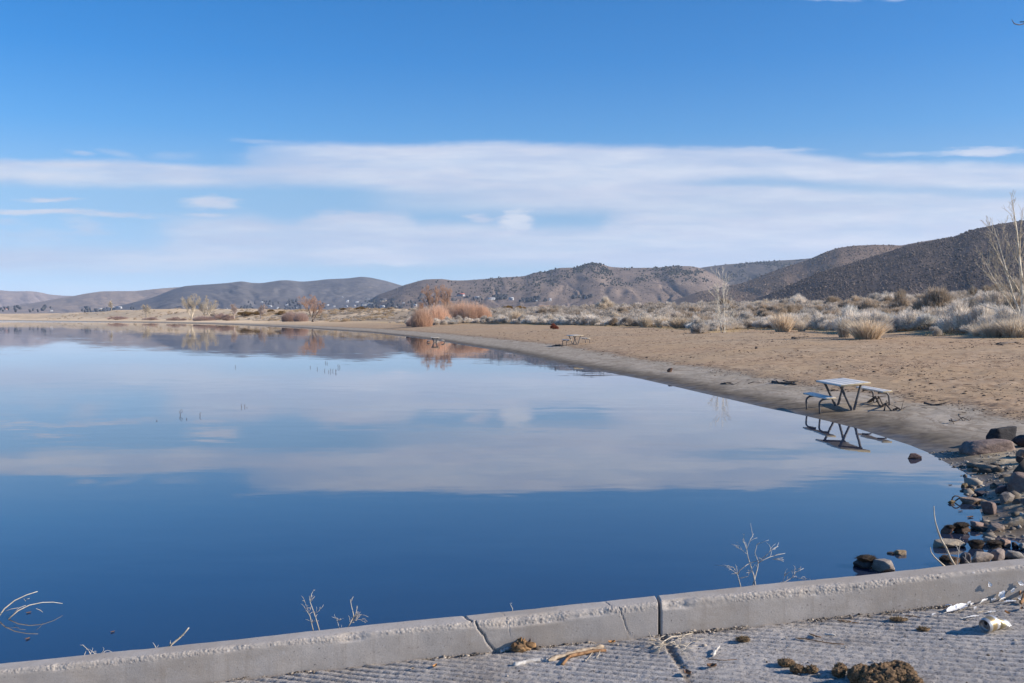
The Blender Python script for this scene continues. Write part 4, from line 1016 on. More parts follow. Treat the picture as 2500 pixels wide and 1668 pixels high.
# large bare tree at the edge of the frame
q = G(2502, 815); m1 = px2m(1, q[1])
tree('bare_tree', 2502, 815, 11, [((0, 0, 0), (-.03, 0, 1), 300 * m1, .15), ((-.1, .1, .4), (-.22, .05, 1), 260 * m1, .07), ((.1, 0, .3), (.3, 0, 1), 260 * m1, .08), ((-.05, -.1, .5), (-.58, -.1, .8), 190 * m1, .05), ((-.1, 0, .8), (-.45, 0, 1), 210 * m1, .05), ((0, .1, 1.2), (-1.0, .1, .18), 150 * m1, .035)],
     'large pale bare tree at the frame edge, its limbs fanning over the reeds', (M_BARK, M_BARKT), levels=4, kids=(9, 5, 4), ang=(.55, .55, .55), ratio=(.42, .5, .5), up=.5, wob=.07, first=.16, minr=.010)
FT = [  # far trees: px, base py, height px, spread, seed, label, barks, twigs
 (468, 781, 54, 11, 'bare pale tree, first of the close pair on the far shore', (M_BARKT, M_BARKT), .17),
 (506, 781, 52, 12, 'bare pale tree, second of the close pair on the far shore', (M_BARKT, M_BARKT), .17),
 (573, 780, 38, 13, 'small bare mauve tree on the far shore', (M_BARKM, M_BARKM), .14),
 (637, 779, 32, 14, 'thin bare grey tree between ochre bushes', (M_BARKM, M_BARKM), .10),
 (764, 786, 56, 15, 'leaning dark limbed tree with an orange crown on the shore', (M_BARKD, M_BARKO), .16),
 (358, 779, 34, 16, 'lone pale bare tree standing on the far dune foot', (M_BARKT, M_BARKT), .14),
 (272, 760, 22, 17, 'tiny pale tree on the dune crest by the white far houses', (M_BARKT, M_BARKT), .12),
 (1056, 760, 60, 18, 'forked dark tree with orange crown behind the willow thicket', (M_BARKD, M_BARKO), .13),
 (1092, 758, 54, 19, 'second dark tree behind the willow thicket, wider and lower', (M_BARKD, M_BARKO), .13),
 (1022, 775, 36, 20, 'faint reddish bare tree before the forked dark tree', (M_BARKO, M_BARKO), .10)]
for (px, py, h, sd_, lab, bk, tw) in FT:
    q = G(px, py)
    if px > 1000: q = G(px, 784); q = np.array([q[0] * 1.12, q[1] * 1.12, 0])
    h2 = h * q[1] / F; n_ = 3 if px in (764, 468, 506) else 2
    g = random.Random(sd_)
    if py - h < 0: continue
    zb = gz(q[0], q[1]); _, pb = proj(q[0], q[1], zb); h2 = (pb - (py - h)) * q[1] / F
    st = [((g.uniform(-.4, .4), g.uniform(-.3, .3), 0), (g.uniform(-.25, .25) + (.55 if px in (764, 468, 506) else .3) * (i - (n_ - 1) / 2), g.uniform(-.2, .2), 1), h2 * g.uniform(.8, 1.0), .028 * h2) for i in range(n_)]
    tree('bare_tree', px, py, sd_, st, lab, bk, at=q, levels=4, kids=(13, 9, 9), ang=(.72, .75, .8), ratio=(.46, .52, .55), up=.42, wob=.10, first=.28, minr=.021 * q[1] / 400, k0=5)
# overhanging twig from a tree that stands outside the frame on the shore
q = np.array([16.5, 17.5, 0])
e = tree('bare_tree', 0, 0, 31, [((0, 0, 0), (.05, 0, 1), 9.5, .16)], 'bare tree standing beside the frame, only one dark twig tip reaching into the sky', (M_BARKD, M_BARKD), at=q, levels=3, kids=(9, 5), ang=(.8, .6), ratio=(.30, .5), first=.45, up=.4)
tw = Soup(); ez = gz(q[0], q[1]) - .05; bs_ = P(2560, 20, 15.5); t1 = P(2470, 48, 15.3); t2 = P(2490, 54, 15.4); mid_ = P(2505, 57, 15.4)
off = np.array([q[0], q[1], ez])
add_tube(tw, np.array([np.array([0, 0, 7.2]), (bs_ - off) * .55 + np.array([0, 0, 3.4]), bs_ - off, mid_ - off, P(2488, 61, 15.4) - off, P(2476, 58, 15.35) - off, t1 - off]), [.05, .03, .016, .010, .008, .007, .004], 6)
add_tube(tw, np.array([bs_ - off, P(2520, 52, 15.4) - off, t2 - off]), [.012, .009, .008], 5)
obj('branch', tw.mesh('branch'), M_BARKD, e)

# ------------------------------------------------------------------ air
def build_haze():
    x0, x1, y0, y1, z0, z1 = -9300, 9100, -200, 9600, -60, 620
    V = [(x, y, z) for z in (z0, z1) for y in (y0, y1) for x in (x0, x1)]
    me = bpy.data.meshes.new('haze'); me.from_pydata(V, [], [(0, 2, 3, 1), (4, 5, 7, 6), (0, 1, 5, 4), (2, 6, 7, 3), (0, 4, 6, 2), (1, 3, 7, 5)]); me.update()
    m = bpy.data.materials.new('air'); m.use_nodes = True; nt = m.node_tree; nt.nodes.clear(); n = N(nt)
    v = n.new('ShaderNodeVolumePrincipled'); v.inputs['Color'].default_value = (.66, .79, 1, 1); v.inputs['Density'].default_value = HAZE; v.inputs['Anisotropy'].default_value = .2
    o_ = n.new('ShaderNodeOutputMaterial'); n.link(v.outputs[0], o_.inputs['Volume'])
    o = obj('haze', me, m); tag(o, kind='stuff'); o.display_type = 'WIRE'
HAZE = 7.5e-5
build_haze()

# ------------------------------------------------------------------ picnic tables and benches
def box_soup(sp, c, s, bev=.006):
    """bevelled box"""
    bm = bmesh.new(); bmesh.ops.create_cube(bm, size=1)
    for v in bm.verts: v.co = Vector((v.co.x * s[0], v.co.y * s[1], v.co.z * s[2]))
    bmesh.ops.bevel(bm, geom=bm.edges[:], offset=bev, segments=2, profile=.5, affect='EDGES')
    bm.verts.ensure_lookup_table()
    V = np.array([v.co[:] for v in bm.verts]) + np.array(c)
    n0 = sp.n; sp.V.append(V); sp.n += len(V); sp.A.append(np.zeros(len(V)))
    for f in bm.faces: sp.F.setdefault(len(f.verts), []).append(np.array([[v.index + n0 for v in f.verts]]))
    bm.free()
M_TOP = plain('weathered_board', (.62, .58, .52), (.74, .70, .63), 7, .42, (30, .25, .004), spec=.5)
M_EDGE_SUNLIT = plain('sunlit_board_end', (.55, .43, .26), (.66, .53, .33), 12, .7)  # end faces coloured yellow to carry the warm sun on them
M_PIPE = plain('grey_pipe', (.075, .072, .075), (.13, .12, .12), 10, .5, spec=.5)
def table_parts():
    e = empty('picnic_table'); L, W, T, Ht = 2.0, .84, .05, .76
    sp = Soup()
    for i in range(4): box_soup(sp, ((i - 1.5) * W / 4, 0, Ht - T / 2), (W / 4 - .006, L, T), .008)
    obj('tabletop', sp.mesh('tabletop', False), M_TOP, e)
    for sy in (-1, 1):
        sp = Soup(); box_soup(sp, (0, sy * (L / 2 + .007), Ht - T / 2), (W - .004, .012, T - .006), .003)
        obj('sunlit_end_strip', sp.mesh('sunlit_end_strip', False), M_EDGE_SUNLIT, e)
    for sy in (-.62, .62):
        for sx in (-1, 1):
            sp = Soup(); add_tube(sp, [(sx * .045, sy, -.25), (sx * .045, sy, .04), (sx * .30, sy + .03 * sx, Ht - T - .02), (sx * .30, sy + .03 * sx, Ht - T)], .036, 8)
            obj('leg', sp.mesh('leg'), M_PIPE, e)
        sp = Soup(); box_soup(sp, (0, sy, Ht - T - .02), (W * .8, .06, .036), .004); obj('crossbar', sp.mesh('crossbar', False), M_PIPE, e)
    return e
def bench_parts(side):
    e = empty('bench'); L, W, T, Ht = 1.95, .27, .045, .45
    sp = Soup()
    for i in range(2): box_soup(sp, ((i - .5) * W / 2, 0, Ht - T / 2), (W / 2 - .005, L, T), .008)
    obj('seat', sp.mesh('seat', False), M_TOP, e)
    for sy in (-1, 1):
        sp = Soup(); box_soup(sp, (0, sy * (L / 2 + .007), Ht - T / 2), (W - .004, .012, T - .006), .003)
        obj('sunlit_end_strip', sp.mesh('sunlit_end_strip', False), M_EDGE_SUNLIT, e)
    for sy in (-.55, .55):
        sp = Soup(); x = side
        a = np.linspace(0, math.pi / 2, 7)
        pts = [(x * .20, sy, -.25), (x * .20, sy, .22)] + [(x * (.20 - .15 * (1 - math.cos(t))), sy, .24 + (Ht - T - .03 - .24) * math.sin(t)) for t in a] + [(-x * .10, sy, Ht - T - .03)]
        add_tube(sp, pts, .027, 8); obj('leg', sp.mesh('leg'), M_PIPE, e)
    return e
def copy_tree(o, parent=None):
    c = o.copy(); COL.objects.link(c); c.parent = parent
    for ch in list(o.children): copy_tree(ch, c)
    return c
T0 = table_parts(); BL0 = bench_parts(-1); BR0 = bench_parts(1)
TAB = [  # foot pixel, turn, tilt, ground shift, labels
 ((2062, 996), R(2), R(-5.2), None, 'nearest picnic table with pale top on dark pipe legs, on the damp shore', 'bench on the water side of the nearest picnic table', 'bench on the sand side of the nearest picnic table'),
 ((1404, 841), R(14), R(-2.0), None, 'far picnic table standing dry on the tan sand', 'bench on the water side of the far dry picnic table', 'bench on the bush side of the far dry picnic table'),
 ((1062, 836.5), R(8), 0, -.17, 'most distant picnic table, standing flooded in the lake edge', 'half sunken bench on the lake side of the flooded picnic table', 'bench at the waterline on the beach side of the flooded picnic table')]
for i, (pp, rz, ry, dz, lt, lb, lr) in enumerate(TAB):
    q = G(*pp)
    z = gz(q[0], q[1]) if dz is None else dz
    o = T0 if i == 0 else copy_tree(T0); o.location = (q[0], q[1], z); o.rotation_euler = (0, ry, rz); tag(o, lt, 'picnic table', 'picnic tables along the lake')
    for sd_, pr, lab, dx in ((-1, BL0, lb, -.70), (1, BR0, lr, .86)):
        c_, s_ = math.cos(rz), math.sin(rz); x, y = q[0] + c_ * dx - s_ * -.05, q[1] + s_ * dx
        zz = gz(x, y) if dz is None else dz - .06 + .05 * (sd_ > 0)
        b = pr if i == 0 else copy_tree(pr); b.location = (x, y, zz); b.rotation_euler = (0, ry, rz); tag(b, lab, 'bench', 'benches beside the picnic tables')

# ------------------------------------------------------------------ rocks
def sphere_dirs(n):
    bm = bmesh.new(); bmesh.ops.create_icosphere(bm, subdivisions=n, radius=1)
    bm.verts.ensure_lookup_table(); V = np.array([v.co[:] for v in bm.verts]); Fc = np.array([[v.index for v in f.verts] for f in bm.faces]); bm.free()
    return V, Fc
SPH4 = sphere_dirs(5); SPH3 = sphere_dirs(4); SPH2 = sphere_dirs(3); SPH1 = sphere_dirs(2)
def rock_mesh(seed, planes=11, sharp=9., rough=.07, name='rock'):
    g = np.random.default_rng(seed); D, Fc = SPH4
    ax = np.concatenate([np.eye(3), -np.eye(3)]) + g.normal(size=(6, 3)) * .22; nr_ = g.normal(size=(planes, 3))
    nrm = np.concatenate([ax, nr_]); nrm /= np.linalg.norm(nrm, axis=1, keepdims=True); off = np.concatenate([g.uniform(.60, .95, 6), g.uniform(.62, .95, planes)])
    dt = np.maximum(D @ nrm.T, 0) / off
    sharp = sharp * 2.2; rad = 1 / (np.sum(dt ** sharp, 1) + .72 ** sharp) ** (1 / sharp)
    P_ = D * rad[:, None]
    nz = fbm(P_[:, 0] * 2.3 + seed, P_[:, 1] * 2.3, seed, 5, P_[:, 2] * 2.3) - .5
    nf = fbm(P_[:, 0] * 9 + seed, P_[:, 1] * 9, seed + 3, 3, P_[:, 2] * 9) - .5
    P_ = P_ * (1 + rough * 2.2 * nz + rough * .8 * nf)[:, None]
    P_ /= np.abs(P_).max(0)
    return mesh_np(name, P_, Fc, True)
def rock_material():
    m, nt, bs = nmat('stone'); n = N(nt); co = n.coord(); p = n.pos()
    c = n.mix(n.map(n.noise(p, 9, 6, .65), .3, .7), (.62, .58, .58), (1.12, 1.06, 1.0))
    c = n.mix(n.map(n.noise(p, 55, 4, .7), .56, .68, 0, .7), c, (1.5, 1.42, 1.35))
    c = n.mix(n.map(n.noise(p, 48, 4, .7), .60, .72, 0, .7), c, (.42, .38, .36))
    c = n.mix(1, n.mix(1, c, n.oinfo('Color'), 'MULTIPLY'), (.84, .80, .76), 'MULTIPLY')
    sp = n.new('ShaderNodeSeparateXYZ'); n.link(p, sp.inputs[0])
    wet = n.map(n.math('ADD', sp.outputs[2], n.math('MULTIPLY', n.math('SUBTRACT', n.noise(p, 14, 3), .5), .05)), .015, .05, 1, 0)
    c = n.mix(n.math('MULTIPLY', wet, .6), c, n.mix(1, c, (.42, .38, .32), 'MULTIPLY'))
    n.put(bs.inputs['Base Color'], c); n.put(bs.inputs['Roughness'], n.map(wet, 0, 1, .88, .35)); bs.inputs['Specular IOR Level'].default_value = .3
    n.put(bs.inputs['Normal'], n.bump(n.math('ADD', n.noise(p, 22, 6, .7), n.math('MULTIPLY', n.noise(p, 90, 4, .7), .4)), .7, .02))
    return m
M_ROCK = rock_material()
M_WEED = plain('wet_weed', (.020, .014, .010), (.075, .052, .034), 40, .75, (60, 1, .01), spec=.3)
def weed_mesh(seed, n=420):
    """matted dark water weed: a lumpy cap with ragged strands"""
    g = np.random.default_rng(seed); D, Fc = SPH3
    r = 1 + .55 * (fbm(D[:, 0] * 2.5 + seed, D[:, 1] * 2.5, seed, 4, D[:, 2] * 2.5) - .5) + .35 * (fbm(D[:, 0] * 9, D[:, 1] * 9 + seed, seed + 2, 3, D[:, 2] * 9) - .5)
    sp = Soup(); sp.add(D * r[:, None] * .92, Fc)
    d = g.normal(size=(n, 3)); d /= np.linalg.norm(d, axis=1, keepdims=True); d[:, 2] = np.abs(d[:, 2]) * .9
    B = d * .8; T = d * g.uniform(.98, 1.18, (n, 1)) + g.normal(size=(n, 3)) * .16
    V, F4, a = blades(B, T, g.uniform(.03, .07, n), g.normal(size=(n, 3)) * .05, g); sp.add(V, F4, a)
    return sp.mesh('weed')
PUR, BRN, GRY, PAL, DRK, PNK, OLV, BLU = (.29, .24, .225), (.20, .145, .115), (.27, .26, .25), (.46, .42, .375), (.060, .055, .058), (.36, .295, .25), (.21, .17, .10), (.20, .205, .215)
def rock(px0, px1, pyt, pyb, col, label, seed, turn=0., depth=.9, tilt=0., water=False, weed=None, sharp=9., sink=.28, name='rock', planes=11):
    """stone that spans px0..px1 and stands from pyb (where it meets water or ground) up to pyt in the photograph"""
    cx = (px0 + px1) / 2
    q = PZ(cx, pyb) if water else G(cx, pyb)
    y = q[1]; w = (px1 - px0) * y / F; dep = w * depth; yc = y + dep * .32
    zb = 0. if water else gz(q[0] * yc / y, yc)
    el = math.atan((H - zb) / yc)
    # the top's pixel row fixes the height of the stone above its foot
    top = H - (pyt - HOR) / F * (yc + .0) - zb
    top = max(top - .12 * dep * math.tan(el), .25 * w, .02)
    hz = top * (1 + sink) / 2
    o = obj(name, rock_mesh(seed, planes, sharp), M_ROCK, None, (q[0] * yc / y, yc, zb + top - hz), (tilt, 0, turn), (w / 2 * 1.04, dep / 2, hz), col)
    tag(o, label, 'rock')
    if weed:
        for k, (dx, dz, sx, sy, sz) in enumerate(weed):
            wm = obj('weed', weed_mesh(seed * 7 + k), M_WEED)
            wm.parent = o; wm.matrix_parent_inverse = Matrix.Identity(4)
            wm.location = (dx, -.1, dz); wm.scale = (sx, sy, sz)
    return o
rock(2408, 2480, 1040, 1085, (.055, .058, .068), 'pointed black rock standing on the grey shore behind the stones', 1, .4, .8, 0, sharp=14, planes=7)
rock(2470, 2530, 1056, 1092, (.075, .055, .060), 'dark purple rock beside the pointed black rock, cut by the frame', 2, 1.2, .9, sharp=12)
rock(2338, 2472, 1074, 1106, PUR, 'broad purple boulder half buried in front of the pointed black rock', 3, .2, .8, sharp=5, sink=.9)
rock(2476, 2520, 1092, 1118, PNK, 'pinkish stone at the frame edge above the big purple slab', 4, .5, .8)
rock(2482, 2512, 1115, 1134, DRK, 'dark wedge of rock lying beneath the pinkish stone', 5, 1.9, .8, sharp=12)
rock(2444, 2540, 1146, 1203, PUR, 'big flat purple slab with a dark shaded face', 6, .25, .8, sharp=18, planes=7)
rock(2428, 2490, 1184, 1202, (.16, .12, .13), 'dark flat rock sunk in grit below the big purple slab', 7, .1, .7, sink=.8)
rock(2433, 2491, 1203, 1228, GRY, 'grey triangular rock on the bank under the purple slab', 8, .7, .6, sharp=14, planes=7)
rock(2380, 2407, 1199, 1212, (.06, .06, .085), 'small blue black stone at the foot of the grit bank', 9, .2, .8)
rock(2494, 2520, 1216, 1234, BLU, 'blue grey stone cut by the frame beside the triangular rock', 10, .4, .8)
rock(2341, 2392, 1214, 1231, PNK, 'pinkish brown block lying in the water, twig hooked against it', 11, .1, .7, 0, True, sharp=8)
rock(2314, 2332, 1221, 1230, OLV, 'small pointed stone in the water holding the hooked twig', 12, .8, .8, 0, True, sharp=14, planes=6)
rock(2344, 2366, 1180, 1190, OLV, 'olive stone in the shallows, first of two by the bank', 13, .5, .7, 0, True)
rock(2357, 2381, 1191, 1203, OLV, 'olive stone in the shallows, tucked against the bank', 14, .2, .7, 0, True)
rock(2372, 2386, 1207, 1214, GRY, 'small grey pebble at the waterline behind the pinkish block', 15, .2, .7, 0, True)
rock(2392, 2440, 1222, 1256, (.24, .195, .19), 'lumpy mauve rock rising from the bank above the water', 16, .9, .7, sharp=6)
rock(2297, 2330, 1286, 1304, (.27, .17, .135), 'round brown rock wearing a dark weed cap in the shallows', 17, .2, .9, 0, True, [(.35, .75, .8, .8, .5)])
rock(2326, 2366, 1280, 1303, (.11, .075, .055), 'dark rock under a thick mat of weed beside the round brown rock', 18, .3, .9, 0, True, [(0, .7, .95, .9, .6)])
rock(2368, 2401, 1273, 1292, (.36, .285, .27), 'rounded mauve pink rock on the shallows spit', 19, .4, .9, 0, True, sharp=6)
rock(2412, 2456, 1280, 1296, (.30, .26, .235), 'flat brown grey stone lying on the spit', 20, .1, .8, sharp=14, sink=.7)
rock(2406, 2440, 1290, 1299, (.27, .24, .22), 'low stone against the flat one on the spit', 21, .3, .8, sink=.7)
rock(2273, 2358, 1314, 1338, (.43, .40, .335), 'large tan grey block with flat top, round end towards the lake', 22, .08, .55, 0, True, sharp=11, planes=12)
rock(2366, 2402, 1321, 1341, (.085, .065, .055), 'dark stone with a weed cap between the tan block and the bank', 23, .2, .9, 0, True, [(.0, .7, .9, .9, .5)])
rock(2401, 2432, 1313, 1330, (.32, .31, .28), 'greenish grey stone behind the weed covered cluster', 24, .6, .9, 0, True)
rock(2406, 2446, 1322, 1340, (.06, .045, .032), 'dark weed covered stone in the middle of the cluster', 25, .6, .9, 0, True, [(0, .6, 1, .95, .6)])
rock(2440, 2470, 1317, 1338, (.36, .275, .235), 'pinkish brown stone to the bank side of the weed cluster', 26, .3, .9, 0, True)
rock(2470, 2486, 1325, 1340, DRK, 'black stone between two pale ones near the frame edge', 27, .3, .9, 0, True)
rock(2484, 2512, 1327, 1343, (.40, .40, .38), 'pale round stone at the frame edge beyond the kerb', 28, .3, .9, 0, True)
rock(2370, 2418, 1349, 1376, (.47, .42, .365), 'pale tan stone just over the kerb top', 29, .2, .9, 0, True, sharp=8)
rock(2416, 2452, 1340, 1371, (.33, .30, .295), 'tall speckled stone with pink sunny flank over the kerb', 30, .7, .9, 0, True, sharp=10)
rock(2451, 2499, 1345, 1367, (.35, .355, .35), 'smooth pale grey oval stone over the kerb', 31, .1, .8, 0, True, sharp=5)
rock(2292, 2342, 1358, 1384, (.13, .095, .075), 'brown wet stones heap behind the cream stalk', 32, .5, .9, 0, True, [(-.3, .5, .7, .8, .5)])
rock(2340, 2374, 1350, 1380, (.20, .18, .18), 'grey wet stone leaning on the pale tan stone', 33, 1.1, .9, 0, True)
rock(2128, 2192, 1361, 1398, (.40, .37, .345), 'angular light grey block standing in the lake near the kerb', 34, .5, .9, 0, True, sharp=16, planes=8)
rock(2087, 2138, 1362, 1388, (.12, .12, .125), 'dark rock leaning on the light grey block, shaggy with weed', 35, .2, .9, 0, True, [(.05, .75, .95, .9, .62)])
rock(2180, 2212, 1345, 1355, (.36, .28, .18), 'low tan stone barely above the lake surface', 36, .2, .9, 0, True)
rock(2168, 2186, 1350, 1354, (.20, .15, .09), 'brown stone tip beside the low tan stone', 37, .2, .9, 0, True)
rock(2213, 2252, 1107, 1120, (.13, .095, .10), 'lone dark purple rock in open water near the shore', 38, .1, .6, 0, True, sharp=14, planes=8)
rock(1628, 1641, 898, 909, (.20, .13, .10), 'single brown rock on the damp sand strip', 39, .1, .8)
rock(1843, 1850, 846, 852, (.10, .095, .10), 'small dark stone alone on the upper sand', 40, .1, .8)
rock(2506, 2560, 1328, 1352, GRY, 'grey stone cut off by the frame above the kerb', 41, .4, .9)

# driftwood and branches lying on the beach
def beach_branch(label, main, thick, sides=(), seed=1, mat=None, name='driftwood_branch', lift=.03):
    g = random.Random(seed); q0 = G(*main[0][:2]); o0 = np.array([q0[0], q0[1], gz(q0[0], q0[1])]); sp = Soup()
    def pts(L, up):
        out = []
        for i, (px, py) in enumerate(L):
            q = G(px, py); out.append(np.array([q[0], q[1], gz(q[0], q[1]) + up * (1 + 1.2 * math.sin(3 * i + seed))]) - o0)
        return out
    m = pts(main, lift); add_tube(sp, m, np.linspace(thick, thick * .45, len(m)), 7)
    for L, r in sides: k = pts(L, lift * 1.3); add_tube(sp, k, np.linspace(r, r * .5, len(k)), 5)
    for _ in range(5):
        j = g.randrange(1, len(m)); d = np.array([g.gauss(0, 1), g.gauss(0, 1), abs(g.gauss(.4, .4))]); d[2] *= .35; d *= min(.28, thick * g.uniform(5, 11)) / np.linalg.norm(d); add_tube(sp, [m[j], m[j] + d * .6, m[j] + d], [thick * .3, thick * .22, thick * .12], 4)
    tag(obj(name, sp.mesh(name), mat or M_DRIFT, None, tuple(o0)), label, 'branch')
M_DRIFT = plain('drift_wood', (.055, .045, .04), (.17, .135, .11), 14, .9)
beach_branch('dark driftwood log with splayed twigs on the wrack line beyond the nearest picnic table', [(1886, 935), (1905, 937), (1930, 939), (1945, 940)], .06, [([(1912, 932), (1930, 935), (1945, 934), (1952, 930)], .025), ([(1918, 937), (1940, 932), (1950, 934)], .02)], 3)
beach_branch('thin dark stick just before the splayed driftwood log', [(1826, 937), (1840, 936), (1855, 935)], .02, (), 4)
beach_branch('forked dead branch fallen by the sand side bench of the nearest table', [(2120, 982), (2138, 984), (2150, 993), (2162, 1001), (2178, 1004)], .045, [([(2140, 981), (2146, 988), (2158, 994)], .03), ([(2158, 1004), (2164, 998), (2176, 1003)], .025)], 5, lift=.08)
beach_branch('small brown twig bundle beside the fallen forked branch', [(2182, 1003), (2192, 1000), (2200, 1002)], .035, [([(2204, 1000), (2214, 997), (2222, 994)], .012)], 6)
beach_branch('straight dark stick alone on the grey strip uphill of the nearest table', [(2256, 989), (2278, 990), (2300, 990)], .032, (), 7)
beach_branch('tangled dark twigs on the damp strip before the pointed black rock', [(2318, 1034), (2334, 1029), (2350, 1026), (2368, 1027)], .018, [([(2340, 1023), (2352, 1028), (2364, 1025)], .012), ([(2322, 1031), (2330, 1036)], .012)], 8)
beach_branch('flat dark drift heap on the sand below the tall upright straw clump', [(1934, 827), (1950, 826), (1968, 824)], .10, [([(1940, 828), (1958, 825)], .06)], 9)
beach_branch('long dark drift heap on the sand near the frame edge', [(2436, 842), (2455, 840), (2480, 837)], .10, [([(2445, 843), (2466, 839)], .07)], 10)
beach_branch('dark added heap in place of the bench shadow by the far dry picnic table', [(1348, 846), (1362, 845), (1378, 844)], .08, (), 11)  # added dark heap, stands in for the shadow cast by the bench
beach_branch('dark stain of drift twigs on the strip near the lone brown rock', [(1760, 938), (1775, 938), (1792, 939)], .03, [([(1770, 936), (1786, 938)], .02)], 12)
# loose grit, pebbles and drift on the bank, the wrack line and the open sand: nobody could count it
def chips(name, pts, size, mat, seed, flat=.45, stuff=True):
    g = np.random.default_rng(seed); D, Fc = sphere_dirs(1)
    n = len(pts); sc = size[:, None] * g.uniform(.5, 1.3, (n, 3)); sc[:, 2] *= flat; a = g.uniform(0, 6.28, n)
    jit = 1 + .35 * g.normal(size=(n, len(D), 1)).clip(-1, 1)
    W = D[None] * sc[:, None] * jit; c_, s_ = np.cos(a)[:, None], np.sin(a)[:, None]
    W = np.stack([W[..., 0] * c_ - W[..., 1] * s_, W[..., 0] * s_ + W[..., 1] * c_, W[..., 2]], -1) + pts[:, None]
    Fq = (Fc[None] + (np.arange(n) * len(D))[:, None, None]).reshape(-1, 3)
    o = obj(name, mesh_np(name, W.reshape(-1, 3), Fq, False, {'rnd': np.repeat(g.random(n), len(D))}), mat); tag(o, kind='stuff'); return o
def simple_attr(name, c1, c2, rough=.9):
    m, nt, bs = nmat(name); n = N(nt); n.put(bs.inputs['Base Color'], n.mix(n.attr('rnd'), c1, c2)); bs.inputs['Roughness'].default_value = rough; bs.inputs['Specular IOR Level'].default_value = .2; return m
M_LIT = simple_attr('litter_bits', (.050, .034, .024), (.20, .145, .10)); M_PEB = simple_attr('pebbles', (.10, .085, .075), (.50, .45, .38)); M_TWG = simple_attr('twig_bits', (.06, .042, .03), (.26, .19, .125))
def build_rubble():
    g = np.random.default_rng(95); n = 520; x = g.uniform(5.4, 9.8, n); y = g.uniform(11.6, 18.5, n); s = shore_s(x, y)
    k = (s > -.12) & (s < 3.2) & (g.random(n) < np.exp(-np.abs(s - .15) / .55) + .18); x, y = x[k], y[k]
    n2 = 130; xe = g.uniform(1.2, 8, n2); ye = g.uniform(8.8, 11.6, n2); x = np.concatenate([x, xe]); y = np.concatenate([y, ye]); k = (proj(x, y, y * 0)[0] > 2275) & ((y > 11.6) | (x > 4.6)); x, y = x[k], y[k]; zz = np.maximum(ground(x, y), -.03)
    chips('bank_rubble', np.stack([x, y, zz], -1), g.gamma(2.6, .024, len(x)), simple_attr('rubble_stone', (.045, .035, .028), (.30, .255, .205)), 96, .62)
build_rubble()
def build_litter():
    g = np.random.default_rng(91); n = 80000
    az = np.arctan((g.uniform(1000, 2600, n) - 1250) / F); r = np.exp(g.uniform(math.log(14), math.log(130), n)); x = r * np.sin(az); y = r * np.cos(az); s = shore_s(x, y)
    thr = 3.0 + 1.3 * sstep(30, 90, y) + 2.2 * (fbm(x * .45, y * .45, 231, 3) - .5)
    dens = sstep(thr + .3, thr + 3, s) * .55 * sstep(.36, .6, fbm(x * .35, y * .35, 233, 3)) + np.exp(-((s - thr - .4) / .35) ** 2) * .9
    k = g.random(n) < dens; x, y, r = x[k], y[k], r[k]
    size = g.gamma(2.0, .0075, len(x)) * (.8 + r / 75); z = ground(x, y)
    chips('beach_litter', np.stack([x, y, z], -1), size, M_LIT, 92)
    n = 9000; x = g.uniform(5.2, 9.6, n); y = g.uniform(11.5, 20, n); s = shore_s(x, y); k = (s > -.05) & (g.random(n) < .25 + .6 * sstep(.4, .6, fbm(x * 2, y * 2, 235, 3))); x, y = x[k], y[k]
    chips('bank_grit', np.stack([x, y, ground(x, y)], -1), g.gamma(2, .0065, len(x)), M_PEB, 93, .7)
    n = 900; az = np.arctan((g.uniform(1300, 2560, n) - 1250) / F); r = np.exp(g.uniform(math.log(20), math.log(80), n)); x = r * np.sin(az); y = r * np.cos(az); s = shore_s(x, y)
    k = (s > 2.6) & (s < 9 + 6 * g.random(n)); x, y, r = x[k], y[k], r[k]; z = ground(x, y); a = g.uniform(0, 3.14, len(x)); L = g.uniform(.05, .22, len(x)) * (.6 + r / 60)
    d = np.stack([np.cos(a), np.sin(a), g.normal(0, .12, len(x))], -1) * L[:, None]; B = np.stack([x, y, z + .01], -1)
    V, Fc = segs(B - d / 2, B + d / 2, .004 + L * .02, .002 + L * .015, 4)
    o = obj('twig_litter', mesh_np('twig_litter', V, Fc, False, {'rnd': np.repeat(g.random(len(x)), 8)}), M_TWG); tag(o, kind='stuff')
    n = 2600; x = g.uniform(-2.7, 2.8, n); y = KY - np.abs(g.normal(0, .02, n)) - .002; k = g.random(n) < sstep(.40, .58, fbm(x * 4, x * 0, 237, 3)); x, y = x[k], y[k]
    y2 = g.uniform(3.3, 4.7, 900); x2 = g.uniform(-2.6, 2.8, 900); x = np.concatenate([x, x2]); y = np.concatenate([y, y2])
    chips('ramp_grit', np.stack([x, y, ramp_z(x) + .0], -1), g.gamma(2, .0016, len(x)), simple_attr('ramp_grit_bits', (.05, .038, .03), (.42, .36, .30)), 94, .6)
build_litter()

